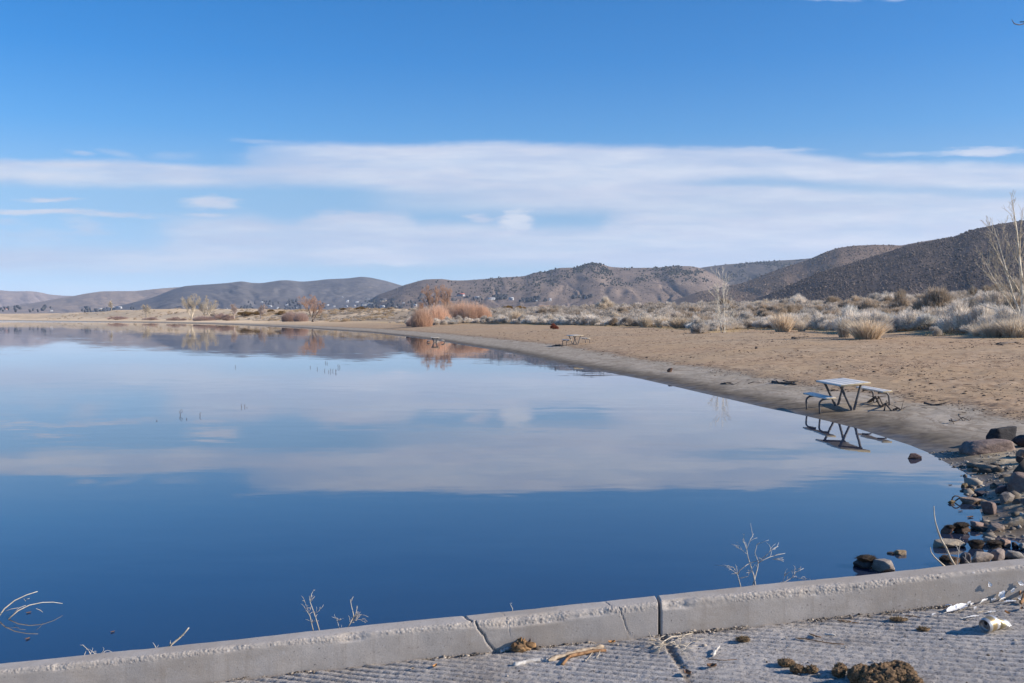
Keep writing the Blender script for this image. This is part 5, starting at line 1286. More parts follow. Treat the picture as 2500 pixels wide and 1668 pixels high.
# ------------------------------------------------------------------ dead plants and twigs behind the kerb and in the lake
M_DRY = plain('dry_stem', (.50, .42, .32), (.68, .59, .47), 25, .85, attrvar=.1)
M_DRYG = plain('grey_stem', (.46, .42, .37), (.62, .57, .52), 25, .85, attrvar=.1)
M_TWIGD = plain('dark_twig', (.055, .042, .034), (.13, .10, .08), 25, .9)
def poly3(pts, y, r0, r1, jit=.0, seed=0):
    """polyline of photograph pixels that stands at depth y"""
    g = random.Random(seed); n = len(pts); out = []; rad = []
    for i, (px, py) in enumerate(pts):
        out.append(P(px, py, y + g.uniform(-jit, jit) * (i > 0))); rad.append(r0 + (r1 - r0) * i / max(1, n - 1))
    return np.array(out), rad
def twig_plant(name, label, cat, stems, y, mat, jit=.03, twigs=0, seed=1, tl=.06, k=5):
    """stems: [(pixels, thick0, thick1)]; twigs: fine side shoots"""
    base = P(*stems[0][0][0], y); z0 = min(base[2], 9); sp = Soup(); g = random.Random(seed)
    o0 = base.copy()
    for i, (pts, a, b) in enumerate(stems):
        p, r = poly3(pts, y, a, b, jit, seed * 10 + i)
        if i == 0 or True: p = p - o0
        add_tube(sp, p, r, k)
        for t in range(twigs):
            j = g.randrange(1, len(p)) if len(p) > 2 else 1
            f = g.random(); q = p[j - 1] * (1 - f) + p[j] * f; d = p[j] - p[j - 1]; d = d / (np.linalg.norm(d) + 1e-9)
            d = d * g.uniform(.5, 1) + np.array([g.gauss(0, .55), g.gauss(0, .5), g.gauss(.15, .35)]); d /= np.linalg.norm(d)
            L = tl * g.uniform(.4, 1.2); e = q + d * L
            add_tube(sp, curve(q, e, (g.gauss(0, .004), g.gauss(0, .004), .004), 4), [max(b, .0011), max(b * .9, .0010), .0009, .0008], 4)
    o = obj(name, sp.mesh(name), mat, None, tuple(o0)); tag(o, label, cat); return o
twig_plant('dead_plant', 'branching pale dead plant rising over the kerb near the weedy rock', 'dead plant',
    [([(1809, 1440), (1807, 1428), (1800, 1402), (1790, 1385), (1776, 1385)], .0035, .0012), ([(1800, 1404), (1806, 1392), (1828, 1376), (1852, 1368), (1868, 1358), (1888, 1340), (1900, 1334)], .003, .001), ([(1799, 1402), (1790, 1394), (1779, 1388), (1761, 1381)], .0016, .0009),
     ([(1846, 1438), (1840, 1405), (1832, 1380), (1826, 1360), (1823, 1342), (1816, 1322), (1817, 1303)], .0042, .0011), ([(1823, 1342), (1830, 1322), (1840, 1303)], .0016, .0008), ([(1825, 1354), (1810, 1342), (1796, 1336)], .0013, .0008),
     ([(1838, 1430), (1846, 1400), (1850, 1385), (1851, 1372), (1843, 1350), (1848, 1330), (1854, 1325)], .0035, .001), ([(1851, 1375), (1862, 1368), (1880, 1360), (1898, 1355), (1917, 1351)], .0025, .0009), ([(1862, 1366), (1875, 1352), (1884, 1340)], .0015, .0008),
     ([(1883, 1364), (1900, 1368), (1913, 1368)], .0013, .0007), ([(1808, 1412), (1826, 1408), (1830, 1395), (1822, 1392)], .0013, .0007)], 5.05, M_DRYG, .05, 4, 3, .055)
twig_plant('dead_plant', 'low bent dead stem lying behind the kerb beside the branching dead plant', 'dead plant', [([(1896, 1426), (1918, 1420), (1934, 1410), (1945, 1396), (1962, 1388)], .003, .0009), ([(1934, 1410), (1952, 1412), (1968, 1416)], .0015, .0007), ([(1912, 1420), (1917, 1402)], .001, .0006), ([(1940, 1404), (1938, 1392), (1956, 1388)], .0013, .0007)], 5.02, M_DRYG, .03, 4, 5, .04)
twig_plant('dead_plant', 'pair of crossed dead stalks standing behind the lower kerb', 'dead plant',
    [([(781, 1545), (774, 1520), (765, 1492), (757, 1470), (755, 1455)], .003, .001), ([(766, 1545), (760, 1520), (757, 1505), (748, 1490), (744, 1484)], .0026, .0009), ([(757, 1472), (760, 1452), (766, 1440)], .0013, .0007), ([(768, 1500), (778, 1492), (782, 1488)], .001, .0006), ([(758, 1505), (750, 1486), (742, 1463)], .0011, .0006), ([(760, 1522), (764, 1518)], .001, .0007)], 5.0, M_DRY, .04, 4, 7, .035)
twig_plant('dead_plant', 'feathery dead stem to the uphill side of the crossed stalks', 'dead plant', [([(846, 1537), (856, 1520), (864, 1505), (858, 1480), (855, 1464)], .003, .0012), ([(860, 1514), (868, 1500), (873, 1480)], .0015, .0008), ([(862, 1508), (876, 1502), (888, 1502)], .0013, .0007), ([(858, 1518), (872, 1512), (884, 1514)], .001, .0006)], 5.0, M_DRY, .03, 7, 9, .035)
twig_plant('dead_plant', 'small grey dead sprig between the crossed stalks and the feathery stem', 'dead plant', [([(829, 1538), (825, 1522), (820, 1510), (810, 1506)], .002, .0008), ([(824, 1520), (830, 1512)], .001, .0006)], 5.0, M_DRYG, .02, 4, 11, .025)
twig_plant('driftwood_stick', 'broken straw coloured stick propped behind the lower kerb', 'stick', [([(408, 1583), (422, 1571), (438, 1558), (450, 1546), (461, 1533)], .006, .0035), ([(440, 1556), (430, 1562), (416, 1577)], .003, .0015)], 5.0, M_DRY, .02, 2, 13, .03)
twig_plant('dead_plant', 'thin grey stub beside the broken straw coloured stick', 'dead plant', [([(382, 1584), (378, 1576), (373, 1569)], .002, .0012)], 5.0, M_DRYG, .0, 2, 15, .02)
twig_plant('dead_plant', 'bleached tangled grass blades behind the lowest stretch of kerb', 'dead plant', [([(205, 1606), (207, 1596), (212, 1584), (202, 1575)], .0022, .0012), ([(222, 1600), (216, 1588), (204, 1578)], .003, .0012), ([(236, 1599), (226, 1592), (214, 1582)], .0025, .0014), ([(250, 1598), (256, 1590), (264, 1588), (282, 1596)], .0022, .001), ([(228, 1600), (244, 1598), (252, 1592)], .002, .001)], 4.98, M_DRYG, .03, 2, 17, .03)
twig_plant('dead_plant', 'single curled white stem above the middle of the kerb', 'dead plant', [([(1251, 1494), (1251, 1486), (1247, 1478), (1245, 1473), (1250, 1473)], .0022, .0012)], 5.0, M_DRYG, 0, 0, 19)
twig_plant('dead_plant', 'tall cream stalk leaning from behind the kerb over the shore rocks', 'dead plant', [([(2333, 1384), (2320, 1362), (2310, 1338), (2298, 1318), (2290, 1296), (2284, 1276), (2281, 1258), (2280, 1236)], .0065, .0022), ([(2290, 1300), (2286, 1292)], .002, .001)], 5.1, M_DRY, .04, 1, 21, .02, 7)
twig_plant('dead_plant', 'short curved cream stalk at the foot of the tall cream stalk', 'dead plant', [([(2310, 1386), (2296, 1374), (2281, 1360), (2273, 1348), (2271, 1337)], .005, .0018)], 5.05, M_DRY, .02, 1, 23, .015, 6)
twig_plant('dead_plant', 'thin greenish stem forking before the large tan grey block', 'dead plant', [([(2336, 1384), (2340, 1350), (2343, 1330), (2352, 1320)], .0025, .0012), ([(2341, 1345), (2337, 1340)], .0012, .0008), ([(2376, 1384), (2362, 1370), (2350, 1358)], .0016, .001)], 5.1, M_DRYG, .03, 2, 25, .03)
# arched stems in the water on the left
def arch(sp, pts, y, r0, r1, dz=.04):
    p, r = poly3(pts, y, r0, r1, .0); g = random.Random(len(pts)); p[:, 1] += np.linspace(0, dz, len(p)); add_tube(sp, p, r, 5); return p
sp = Soup(); yb = PZ(20, 1512)[1]; o0 = PZ(20, 1512)
for pts, a, b, dz in (([(-8, 1512), (4, 1490), (22, 1474), (45, 1464), (66, 1459)], .007, .003, .2), ([(62, 1464), (72, 1461)], .003, .002, .0), ([(58, 1462), (63, 1468)], .002, .0015, 0), ([(20, 1512), (36, 1496), (56, 1487), (80, 1485), (100, 1489), (116, 1497)], .006, .002, .3), ([(88, 1486), (95, 1492), (98, 1499)], .0025, .0015, .05), ([(34, 1496), (44, 1486), (56, 1482)], .003, .0018, .05), ([(8, 1494), (24, 1489), (38, 1488)], .0025, .0015, .05)):
    p, r = poly3(pts, yb, a, b); p[:, 1] += np.linspace(0, dz, len(p)); add_tube(sp, p - o0, r, 5)
tag(obj('dead_plant', sp.mesh('dead_plant'), M_DRY, None, tuple(o0)), 'arched dead stems looping out of the lake beside the lower kerb', 'dead plant')
# hooked twig at the pinkish block
sp = Soup(); o0 = PZ(2331, 1226)
for pts in ([(2323, 1224), (2326, 1215), (2331, 1211), (2337, 1211), (2345, 1215)], [(2345, 1215), (2338, 1219), (2330, 1225)]):
    p, r = poly3(pts, o0[1], .011, .009); add_tube(sp, p - o0, r, 6)
tag(obj('twig', sp.mesh('twig'), M_TWIGD, None, tuple(o0)), 'black twig bent into a hook between two stones in the water', 'twig')
# dead stalks standing in the lake
ST = [(441, 1014, 15, 1, 'forked dead stalk, tallest of those standing in the open lake'), (456, 1024, 4, 0, 'stub of a stalk just beside the forked dead stalk'), (489, 1016, 9, 0, 'bent dead stalk on the shore side of the forked one'), (383, 1028, 3, 0, 'tiny stalk tip alone nearest the camera in the lake'),
      (590, 994, 8, 0, 'thick dead stalk of a close pair in the lake'), (598, 994, 7, 0, 'thin dead stalk of a close pair in the lake'), (603, 996, 2, 0, 'stalk stub touching the close pair in the lake'),
      (575, 897, 6, 0, 'lone far dead stalk standing in the cloud reflection'), (758, 898, 5, 0, 'outermost stalk of the distant stalk cluster'), (775, 902, 6, 0, 'straight stalk second in the distant stalk cluster'), (793, 906, 6, 0, 'stalk before the dense middle of the distant cluster'), (795, 887, 5, 0, 'faint stalk furthest back in the distant cluster'),
      (799, 888, 5, 0, 'faint stalk beside the furthest one in the distant cluster'), (803, 909, 5, 0, 'low stalk in front of the distant cluster'), (808, 908, 8, 0, 'taller stalk in the dense middle of the distant cluster'), (813, 907, 6, 0, 'slanting stalk in the dense middle of the distant cluster'), (820, 909, 8, 1, 'forked stalk in the distant cluster'), (826, 897, 8, 0, 'tall stalk at the shore side of the distant cluster'), (830, 898, 7, 0, 'last stalk on the shore side of the distant cluster')]
for i, (px, py, h, fk, lab) in enumerate(ST):
    q = PZ(px, py); s_ = q[1] / F; g = random.Random(i); hh = h * s_; sp = Soup(); r = max(.008, .55 * s_)
    add_tube(sp, [(0, 0, -.3), (0, 0, 0), (-.18 * hh, 0, hh * .55), (g.uniform(-.1, .25) * hh, 0, hh)], [r, r, r * .9, r * .6], 5)
    if fk: add_tube(sp, [(-.1 * hh, 0, hh * .3), (.25 * hh, .02, hh * .55), (.3 * hh, 0, hh * .8)], [r * .8, r * .7, r * .5], 5)
    tag(obj('dead_stalk', sp.mesh('dead_stalk'), M_TWIGD, None, tuple(q)), lab, 'stalk', 'dead stalks standing in the lake')
# floating leaves
M_LEAF = plain('dead_leaf', (.16, .085, .05), (.27, .15, .085), 20, .7); M_LEAFO = plain('orange_leaf', (.42, .20, .07), (.55, .30, .12), 30, .7)
def leaf_mesh(seed, L, W, curl=.3):
    g = np.random.default_rng(seed); n = 9; V, Fc = [], []
    for i in range(n):
        t = i / (n - 1); w = W * math.sin(math.pi * min(1, t * .94 + .04)) ** .8 * (1 + g.normal(0, .08)); zc = curl * L * (t - .5) ** 2
        for s_ in (-1, -.5, 0, .5, 1): V.append(((t - .5) * L, s_ * w / 2, zc + abs(s_) ** 1.5 * W * curl * .7 + g.normal(0, .012 * L)))
    for i in range(n - 1):
        for j in range(4): Fc.append((i * 5 + j, i * 5 + j + 1, i * 5 + 6 + j, i * 5 + 5 + j))
    V = np.array(V); B = V.copy(); B[:, 2] -= .0015; q = np.array(Fc)
    return mesh_np('leaf', np.concatenate([V, B]), np.concatenate([q, q[:, ::-1] + len(V)]), True)
for i, (px, py, w, lab) in enumerate(((2320, 1185, 9, 'small brown leaf floating beyond the pinkish block'), (2345, 1249, 12, 'dark thin leaf floating before the pinkish block'), (2369, 1264, 20, 'largest brown leaf floating near the rounded pink rock'), (2347, 1162, 8, 'dark leaf floating by the grit bank'), (70, 1497, 12, 'brown leaf caught under the arched dead stems'), (275, 1544, 12, 'pale bent leaf floating before the lower kerb'), (68, 1561, 14, 'drowned dark leaf on the lake below the arched stems'))):
    q = PZ(px, py); s_ = q[1] / F
    tag(obj('floating_leaf', leaf_mesh(i, w * s_, w * s_ * .5, .25), M_LEAF, None, (q[0], q[1], .004), (0, 0, i * .2)), lab, 'leaf')

# ------------------------------------------------------------------ litter on the boat ramp
def lump(seed, planes=9, rough=.3):
    g = np.random.default_rng(seed); D, Fc = SPH3
    r = 1 + .5 * (fbm(D[:, 0] * 2.2 + seed, D[:, 1] * 2.2, seed, 4, D[:, 2] * 2.2) - .5) + rough * 2.2 * (fbm(D[:, 0] * 6, D[:, 1] * 6 + seed, seed + 2, 5, D[:, 2] * 6) - .5)
    return D * r[:, None], Fc
M_DUNG = plain('dried_clod', (.045, .031, .021), (.23, .145, .08), 70, .95, (120, .9, .004))
M_STRAWB = plain('clod_straw', (.09, .062, .034), (.26, .19, .10), 40, .9)
def clod(label, lumps, seed, base_px):
    """a dried matted clod made of joined lumps: [(px, py, width px, height px, depth factor)]"""
    o0 = GR(*base_px); sp = Soup(); st = Soup(); g = np.random.default_rng(seed)
    for i, (px, py, w, h, df) in enumerate(lumps):
        q = GR(px, py + h * .5); s_ = q[1] / F * (1.06 if seed == 3 else 1); V, Fc = lump(seed * 10 + i)
        sc = np.array([w * s_ / 2, w * s_ / 2 * df, h * s_ / 2 * 1.1]); c = np.array([q[0], q[1] + sc[1] * .5, ramp_z(q[0]) + sc[2] * .72]) - o0
        sp.add(V * sc + c, Fc)
        n = int(60 + w * 2.2); d = g.normal(size=(n, 3)); d /= np.linalg.norm(d, axis=1, keepdims=True); d[:, 2] = np.abs(d[:, 2]) - .15
        t = g.normal(size=(n, 3)); B = d * .97 * sc + c; T = B + (t / np.linalg.norm(t, axis=1, keepdims=True) * .5 + d * .3) * .015
        v, f = segs(B, T, np.full(n, .0011), np.full(n, .0007), 4); st.add(v, f)
    o = obj('clod', sp.mesh('clod'), M_DUNG, None, tuple(o0)); tag(o, label, 'clod')
    obj('straw_fibre', st.mesh('straw_fibre'), M_STRAWB, o)['kind'] = 'stuff'
clod('largest brown dried clod, a long lump at the bottom of the ramp view', [(2096, 1650, 44, 40, .8), (2106, 1640, 40, 30, .8), (2122, 1652, 44, 40, .8), (2138, 1646, 42, 42, .8), (2150, 1660, 48, 34, .8), (2158, 1644, 44, 44, .8), (2172, 1656, 44, 38, .8), (2180, 1638, 46, 36, .8), (2194, 1634, 44, 34, .8), (2198, 1652, 40, 34, .7), (2210, 1640, 42, 38, .8), (2222, 1650, 36, 30, .8), (2228, 1660, 34, 26, .8), (2238, 1668, 36, 24, .8), (2206, 1666, 36, 22, .8), (2130, 1668, 50, 26, .8), (2176, 1670, 50, 22, .8)], 3, (2160, 1670))
clod('round brown dried clod of two lumps between the largest and the three lump one', [(2054, 1632, 30, 22, .9), (2050, 1643, 32, 20, .9)], 4, (2052, 1652))
clod('three lump dried clod strung out on the ramp', [(1921, 1619, 40, 16, .8), (1948, 1633, 34, 20, .8), (1984, 1635, 28, 17, .9), (1966, 1638, 20, 10, .8)], 5, (1950, 1642))
clod('small flat dark clod on the ramp near the kerb gap', [(1815, 1562, 32, 9, .8), (1822, 1562, 16, 9, .8)], 6, (1816, 1567))
clod('flat brown flake on the ramp uphill of the small sticks', [(2197, 1513, 42, 6, .6)], 7, (2197, 1516))
clod('second brown flake on the ramp, below the first one', [(2256, 1537, 30, 6, .6)], 8, (2256, 1540))

# weathered driftwood in two pieces
M_WOODW = plain('bleached_wood', (.36, .33, .30), (.62, .58, .53), 60, .8, (90, .5, .002)); M_WOODT = plain('tan_wood', (.28, .205, .14), (.52, .42, .31), 45, .85, (70, .6, .002)); M_WOODB = plain('rotten_wood', (.16, .08, .04), (.42, .24, .12), 40, .9)
def on_ramp(px, py, up=.0):
    q = GR(px, py); q[2] = ramp_z(q[0]) + up; return q
def stick(label, pts, r, mat, ups=None, flat=.6, name='driftwood_stick', extra=()):
    c = [on_ramp(px, py, r * .6 if ups is None else ups[i]) for i, (px, py) in enumerate(pts)]; o0 = c[0].copy(); sp = Soup(); c = np.array(c)
    t = np.linspace(0, 1, 14); k = np.linspace(0, 1, len(c)); p = np.stack([np.interp(t, k, c[:, i]) for i in range(3)], -1) - o0
    g = np.random.default_rng(int(pts[0][0])); rr = r * (1 - .3 * t) * (1 + g.normal(0, .16, 14)); rr[[0, -1]] *= .6; p = p + g.normal(0, r * .22, p.shape) * (1, 1, .5)
    V, q, tt = tube(p, rr, 9); V = V + g.normal(0, r * .13, V.shape); n0 = sp.n; sp.add(V, q); sp.F.setdefault(3, []).append(tt + n0)
    o = obj(name, sp.mesh(name), mat, None, tuple(o0)); tag(o, label, 'stick')
    for j, (pp, r2, m2, nm, uu) in enumerate(extra):
        c2 = np.array([on_ramp(px, py, u) for (px, py), u in zip(pp, uu)]) - o0; s2 = Soup(); add_tube(s2, c2, np.linspace(r2, r2 * .6, len(c2)), 6); obj(nm, s2.mesh(nm), m2, o)
    return o
stick('bleached white stick with a split end lying along the ramp', [(1252, 1628), (1290, 1619), (1322, 1613), (1336, 1615)], .0105, M_WOODW)
stick('long tan driftwood stick, broken and rotten underneath, touching the bleached white one', [(1338, 1616), (1365, 1609), (1392, 1602), (1420, 1594), (1450, 1587), (1474, 1582)], .0125, M_WOODT,
      extra=(([(1384, 1612), (1400, 1606), (1425, 1601), (1455, 1595), (1480, 1592)], .010, M_WOODB, 'rotten_core', (.012, .012, .012, .012, .008)), ([(1372, 1626), (1384, 1616), (1392, 1610)], .008, M_WOODB, 'rotten_core', (.004, .012, .016)), ([(1431, 1612), (1440, 1605), (1446, 1600)], .002, M_DRY, 'shoot', (.0, .006, .012)), ([(1455, 1608), (1462, 1602), (1465, 1595)], .002, M_DRY, 'shoot', (.003, .006, .012))))
stick('short pale stick poking out of the crumpled leaf heap', [(1221, 1595), (1240, 1588), (1260, 1580)], .0105, M_WOODW)
stick('tiny white stick on the ramp near the kerb', [(2014, 1550), (2039, 1553)], .005, M_WOODW)
stick('dark splinter with pale edge beside the tiny white stick', [(1976, 1548), (1990, 1554), (2004, 1557)], .0035, M_WOODB)
stick('long thin brown twig below the tiny white stick', [(1942, 1559), (1968, 1561), (2000, 1567), (2030, 1572), (2060, 1574)], .0028, M_WOODB)
stick('dark splinter by the kerb foot', [(2045, 1516), (2062, 1518), (2078, 1519)], .004, M_WOODB)
stick('short reddish splinter by the kerb foot, next to the dark splinter', [(2080, 1521), (2096, 1522)], .003, M_WOODB)
stick('grey weathered chip standing on the ramp uphill of the twig tangle', [(1740, 1604), (1749, 1594), (1757, 1585)], .0055, M_WOODW, (.006, .012, .016))
stick('thin red twig lying along the kerb foot below the feathers', [(2210, 1503), (2232, 1505), (2248, 1509)], .0022, M_WOODB)
stick('long dark twig curving on the ramp below the grey weathered chip', [(1728, 1609), (1760, 1613), (1800, 1611)], .002, M_WOODB)
# crumpled leaf heap
o0 = on_ramp(1262, 1592); sp = Soup(); g = np.random.default_rng(4)
for i, (px, py, w, up) in enumerate(((1262, 1580, 26, .03), (1276, 1576, 22, .035), (1284, 1582, 22, .025), (1270, 1588, 26, .015), (1258, 1594, 20, .01), (1280, 1592, 24, .012), (1298, 1590, 22, .008), (1272, 1570, 18, .045))):
    q = on_ramp(px, py + up * 600 * .0, 0); s_ = q[1] / F; me = leaf_mesh(60 + i, w * s_ * 1.3, w * s_ * .9, .6); v = np.empty(len(me.vertices) * 3, np.float32); me.vertices.foreach_get('co', v); v = v.reshape(-1, 3)
    f = np.empty(len(me.loops), np.int32); me.loops.foreach_get('vertex_index', f); rot = np.array(Euler(g.uniform(-1.2, 1.2, 3)).to_matrix()); sp.add(v @ rot.T + (q + (0, 0, .014 + up * .5) - o0), f.reshape(-1, 4)); bpy.data.meshes.remove(me)
D_, F_ = lump(91); sp.add(D_ * (.045, .03, .026) + (on_ramp(1272, 1590, .02) - o0), F_)
e = obj('leaf_heap', sp.mesh('leaf_heap'), plain('crumpled_leaf', (.10, .055, .028), (.42, .25, .12), 28, .85), None, tuple(o0)); tag(e, 'crumpled brown leaves heaped against the kerb foot', 'leaf heap')
for i, (px, py, w, lab, mt) in enumerate(((1494, 1573, 17, 'orange leaf piece lying uphill of the long driftwood', M_LEAFO), (1062, 1631, 15, 'small orange leaf piece downhill of all driftwood', M_LEAFO), (2459, 1501, 15, 'orange brown leaf behind the crushed can', M_LEAFO), (2066, 1524, 10, 'pale yellow flake by the kerb foot', M_WOODT), (1008, 1637, 10, 'tiny tan flake at the lower end of the ramp', M_WOODT), (1680, 1650, 28, 'brown flake lying in the ramp joint', M_LEAF), (1738, 1632, 24, 'dark brown leaf on the ramp uphill of the joint', M_LEAF), (2494, 1490, 12, 'reddish brown leaf cut by the frame beyond the can', M_LEAF))):
    q = on_ramp(px, py, .008); s_ = q[1] / F
    tag(obj('dead_leaf', leaf_mesh(80 + i, w * s_, w * s_ * .62, .45), mt, None, tuple(q), (.1, -math.atan(RS), i)), lab, 'leaf')
# straw-coloured twig tangle on the joint
o0 = on_ramp(1640, 1590); sp = Soup(); g = random.Random(12)
for pts, r in (([(1601, 1592), (1620, 1580), (1640, 1568), (1665, 1556), (1692, 1548)], .0032), ([(1598, 1596), (1622, 1588), (1645, 1581), (1656, 1582)], .003), ([(1660, 1558), (1662, 1575), (1658, 1590)], .0014), ([(1664, 1602), (1676, 1592), (1690, 1580), (1700, 1570)], .0016), ([(1605, 1605), (1614, 1592), (1622, 1586)], .0014), ([(1580, 1566), (1592, 1578), (1600, 1588)], .0014), ([(1680, 1615), (1668, 1604), (1660, 1596)], .0015), ([(1622, 1580), (1610, 1574), (1602, 1578)], .0013)):
    p = np.array([on_ramp(px, py, .006 + (.02 if i in (1, 2) else 0)) for i, (px, py) in enumerate(pts)]) - o0; add_tube(sp, p, np.linspace(r, r * .6, len(p)), 5)
    for t in range(6):
        j = g.randrange(1, len(p)); q = p[j]; d = np.array([g.gauss(0, 1), g.gauss(0, .8), abs(g.gauss(0, .3))]); d *= .05 / np.linalg.norm(d); add_tube(sp, [q, q + d * .5 + np.array([0, 0, .004]), q + d], [.0013, .0012, .0009], 4)
tag(obj('twig_tangle', sp.mesh('twig_tangle'), M_DRY, None, tuple(o0)), 'straw coloured twig tangle caught over the ramp joint below the kerb gap', 'twigs')

# feathers and white scraps near the kerb's upper end
M_FEA = plain('feather', (.74, .74, .76), (.86, .86, .87), 30, .8); M_QUILL = plain('quill', (.60, .55, .46), (.75, .70, .62), 30, .6)
def feather(label, a, b, w, seed, up0=.004, up1=.012, curl=.2, wall=False):
    """white feather from pixel a (quill) to pixel b (tip), w pixels wide"""
    if wall:
        f = lambda q, u: P(q[0], q[1], KY - .0025 - u * .3)
    else: f = lambda q, u: on_ramp(q[0], q[1], u)
    p0, p1 = f(a, up0), f(b, up1); g = np.random.default_rng(seed); s_ = p0[1] / F; d = p1 - p0; L = np.linalg.norm(d); d /= L
    nrm = np.array([0, -1., .1]) if wall else np.array([-RS, -.15, 1.]); sd_ = np.cross(d, nrm); sd_ /= np.linalg.norm(sd_); nrm = np.cross(sd_, d); W = w * s_
    n = 16; V, Fc = [], []
    for i in range(n):
        t = i / (n - 1); pr = max(.04, math.sin(math.pi * min(1, max(0, (t - .12) / .9))) ** .7) if t > .12 else .05
        c = p0 + d * L * t + nrm * curl * L * .6 * t * (1 - t) - p0
        for s2 in (-1, -.5, 0, .5, 1): V.append(c + sd_ * (s2 * W / 2 * pr * (1 + g.normal(0, .16 if abs(s2) == 1 else .03))) + nrm * (.18 * W * (s2 * s2) * pr + g.normal(0, .0006)) - d * abs(s2) * W * .25 * pr)
    for i in range(n - 1):
        for j in range(4): Fc.append((i * 5 + j, i * 5 + j + 1, i * 5 + 6 + j, i * 5 + 5 + j))
    V = np.array(V); q = np.array(Fc); B = V - nrm * .0012
    o = obj('feather', mesh_np('feather', np.concatenate([V, B]), np.concatenate([q, q[:, ::-1] + len(V)])), M_FEA, None, tuple(p0)); tag(o, label, 'feather')
    sp = Soup(); t = np.linspace(-.12, .9, 7)[:, None]; add_tube(sp, d * L * t + nrm * (curl * L * .6 * np.clip(t, 0, 1) * (1 - np.clip(t, 0, 1)) + .0012), np.linspace(.0014, .0006, 7), 5); obj('quill', sp.mesh('quill'), M_QUILL, o)
FE = [((2306, 1499), (2362, 1483), 26, 'largest white feather lying flat on the ramp', 0), ((2337, 1492), (2360, 1480), 22, 'downy white feather on top of the largest one', 0), ((2303, 1482), (2324, 1484), 6, 'small white feather near the kerb foot, before the downy one', 0), ((2347, 1513), (2390, 1506), 5, 'thin white feather behind the crushed can', 0),
      ((2275, 1506), (2284, 1503), 6, 'white tuft of down, first along the kerb', 0), ((2362, 1480), (2370, 1475), 6, 'small grey white feather near the kerb foot above the down', 0), ((2370, 1480), (2377, 1475), 6, 'twin of the small grey white feather near the kerb foot', 0), ((2392, 1476), (2412, 1467), 7, 'curled white feather against the litter by the kerb', 0), ((2420, 1470), (2431, 1468), 7, 'rounded white feather next to the curled one', 0), ((2440, 1468), (2455, 1462), 6, 'long white feather beside the bristly scrap', 0),
      ((2446, 1474), (2480, 1472), 9, 'bluish white feather with a long quill', 0), ((2438, 1460), (2452, 1442), 15, 'white feather standing at the kerb foot', 1), ((2404, 1499), (2432, 1495), 5, 'white feather on straw behind the can', 0), ((2378, 1490), (2384, 1486), 5, 'speck of white down before the straw', 0),
      ((2418, 1435), (2414, 1420), 9, 'white feather stuck flat on the kerb face', 1), ((2467, 1447), (2477, 1436), 7, 'white feather on the kerb face over the bristly scrap', 1), ((2484, 1420), (2500, 1428), 10, 'uppermost white feather on the kerb face at the frame edge', 1), ((2482, 1458), (2500, 1462), 9, 'white feather with upright quill at the frame edge', 1), ((2440, 1481), (2448, 1480), 4, 'flat white chip on the ramp below the bluish feather', 0)]
for i, (a, b, w, lab, wl) in enumerate(FE): feather(lab, a, b, w, 200 + i, wall=bool(wl), up1=.006 + .004 * (i % 3), curl=.12 + .1 * (i % 3))
stick('yellow straw stem lying under a white feather behind the can', [(2382, 1497), (2400, 1493), (2420, 1491), (2440, 1494)], .0022, M_DRY, name='straw_stem')
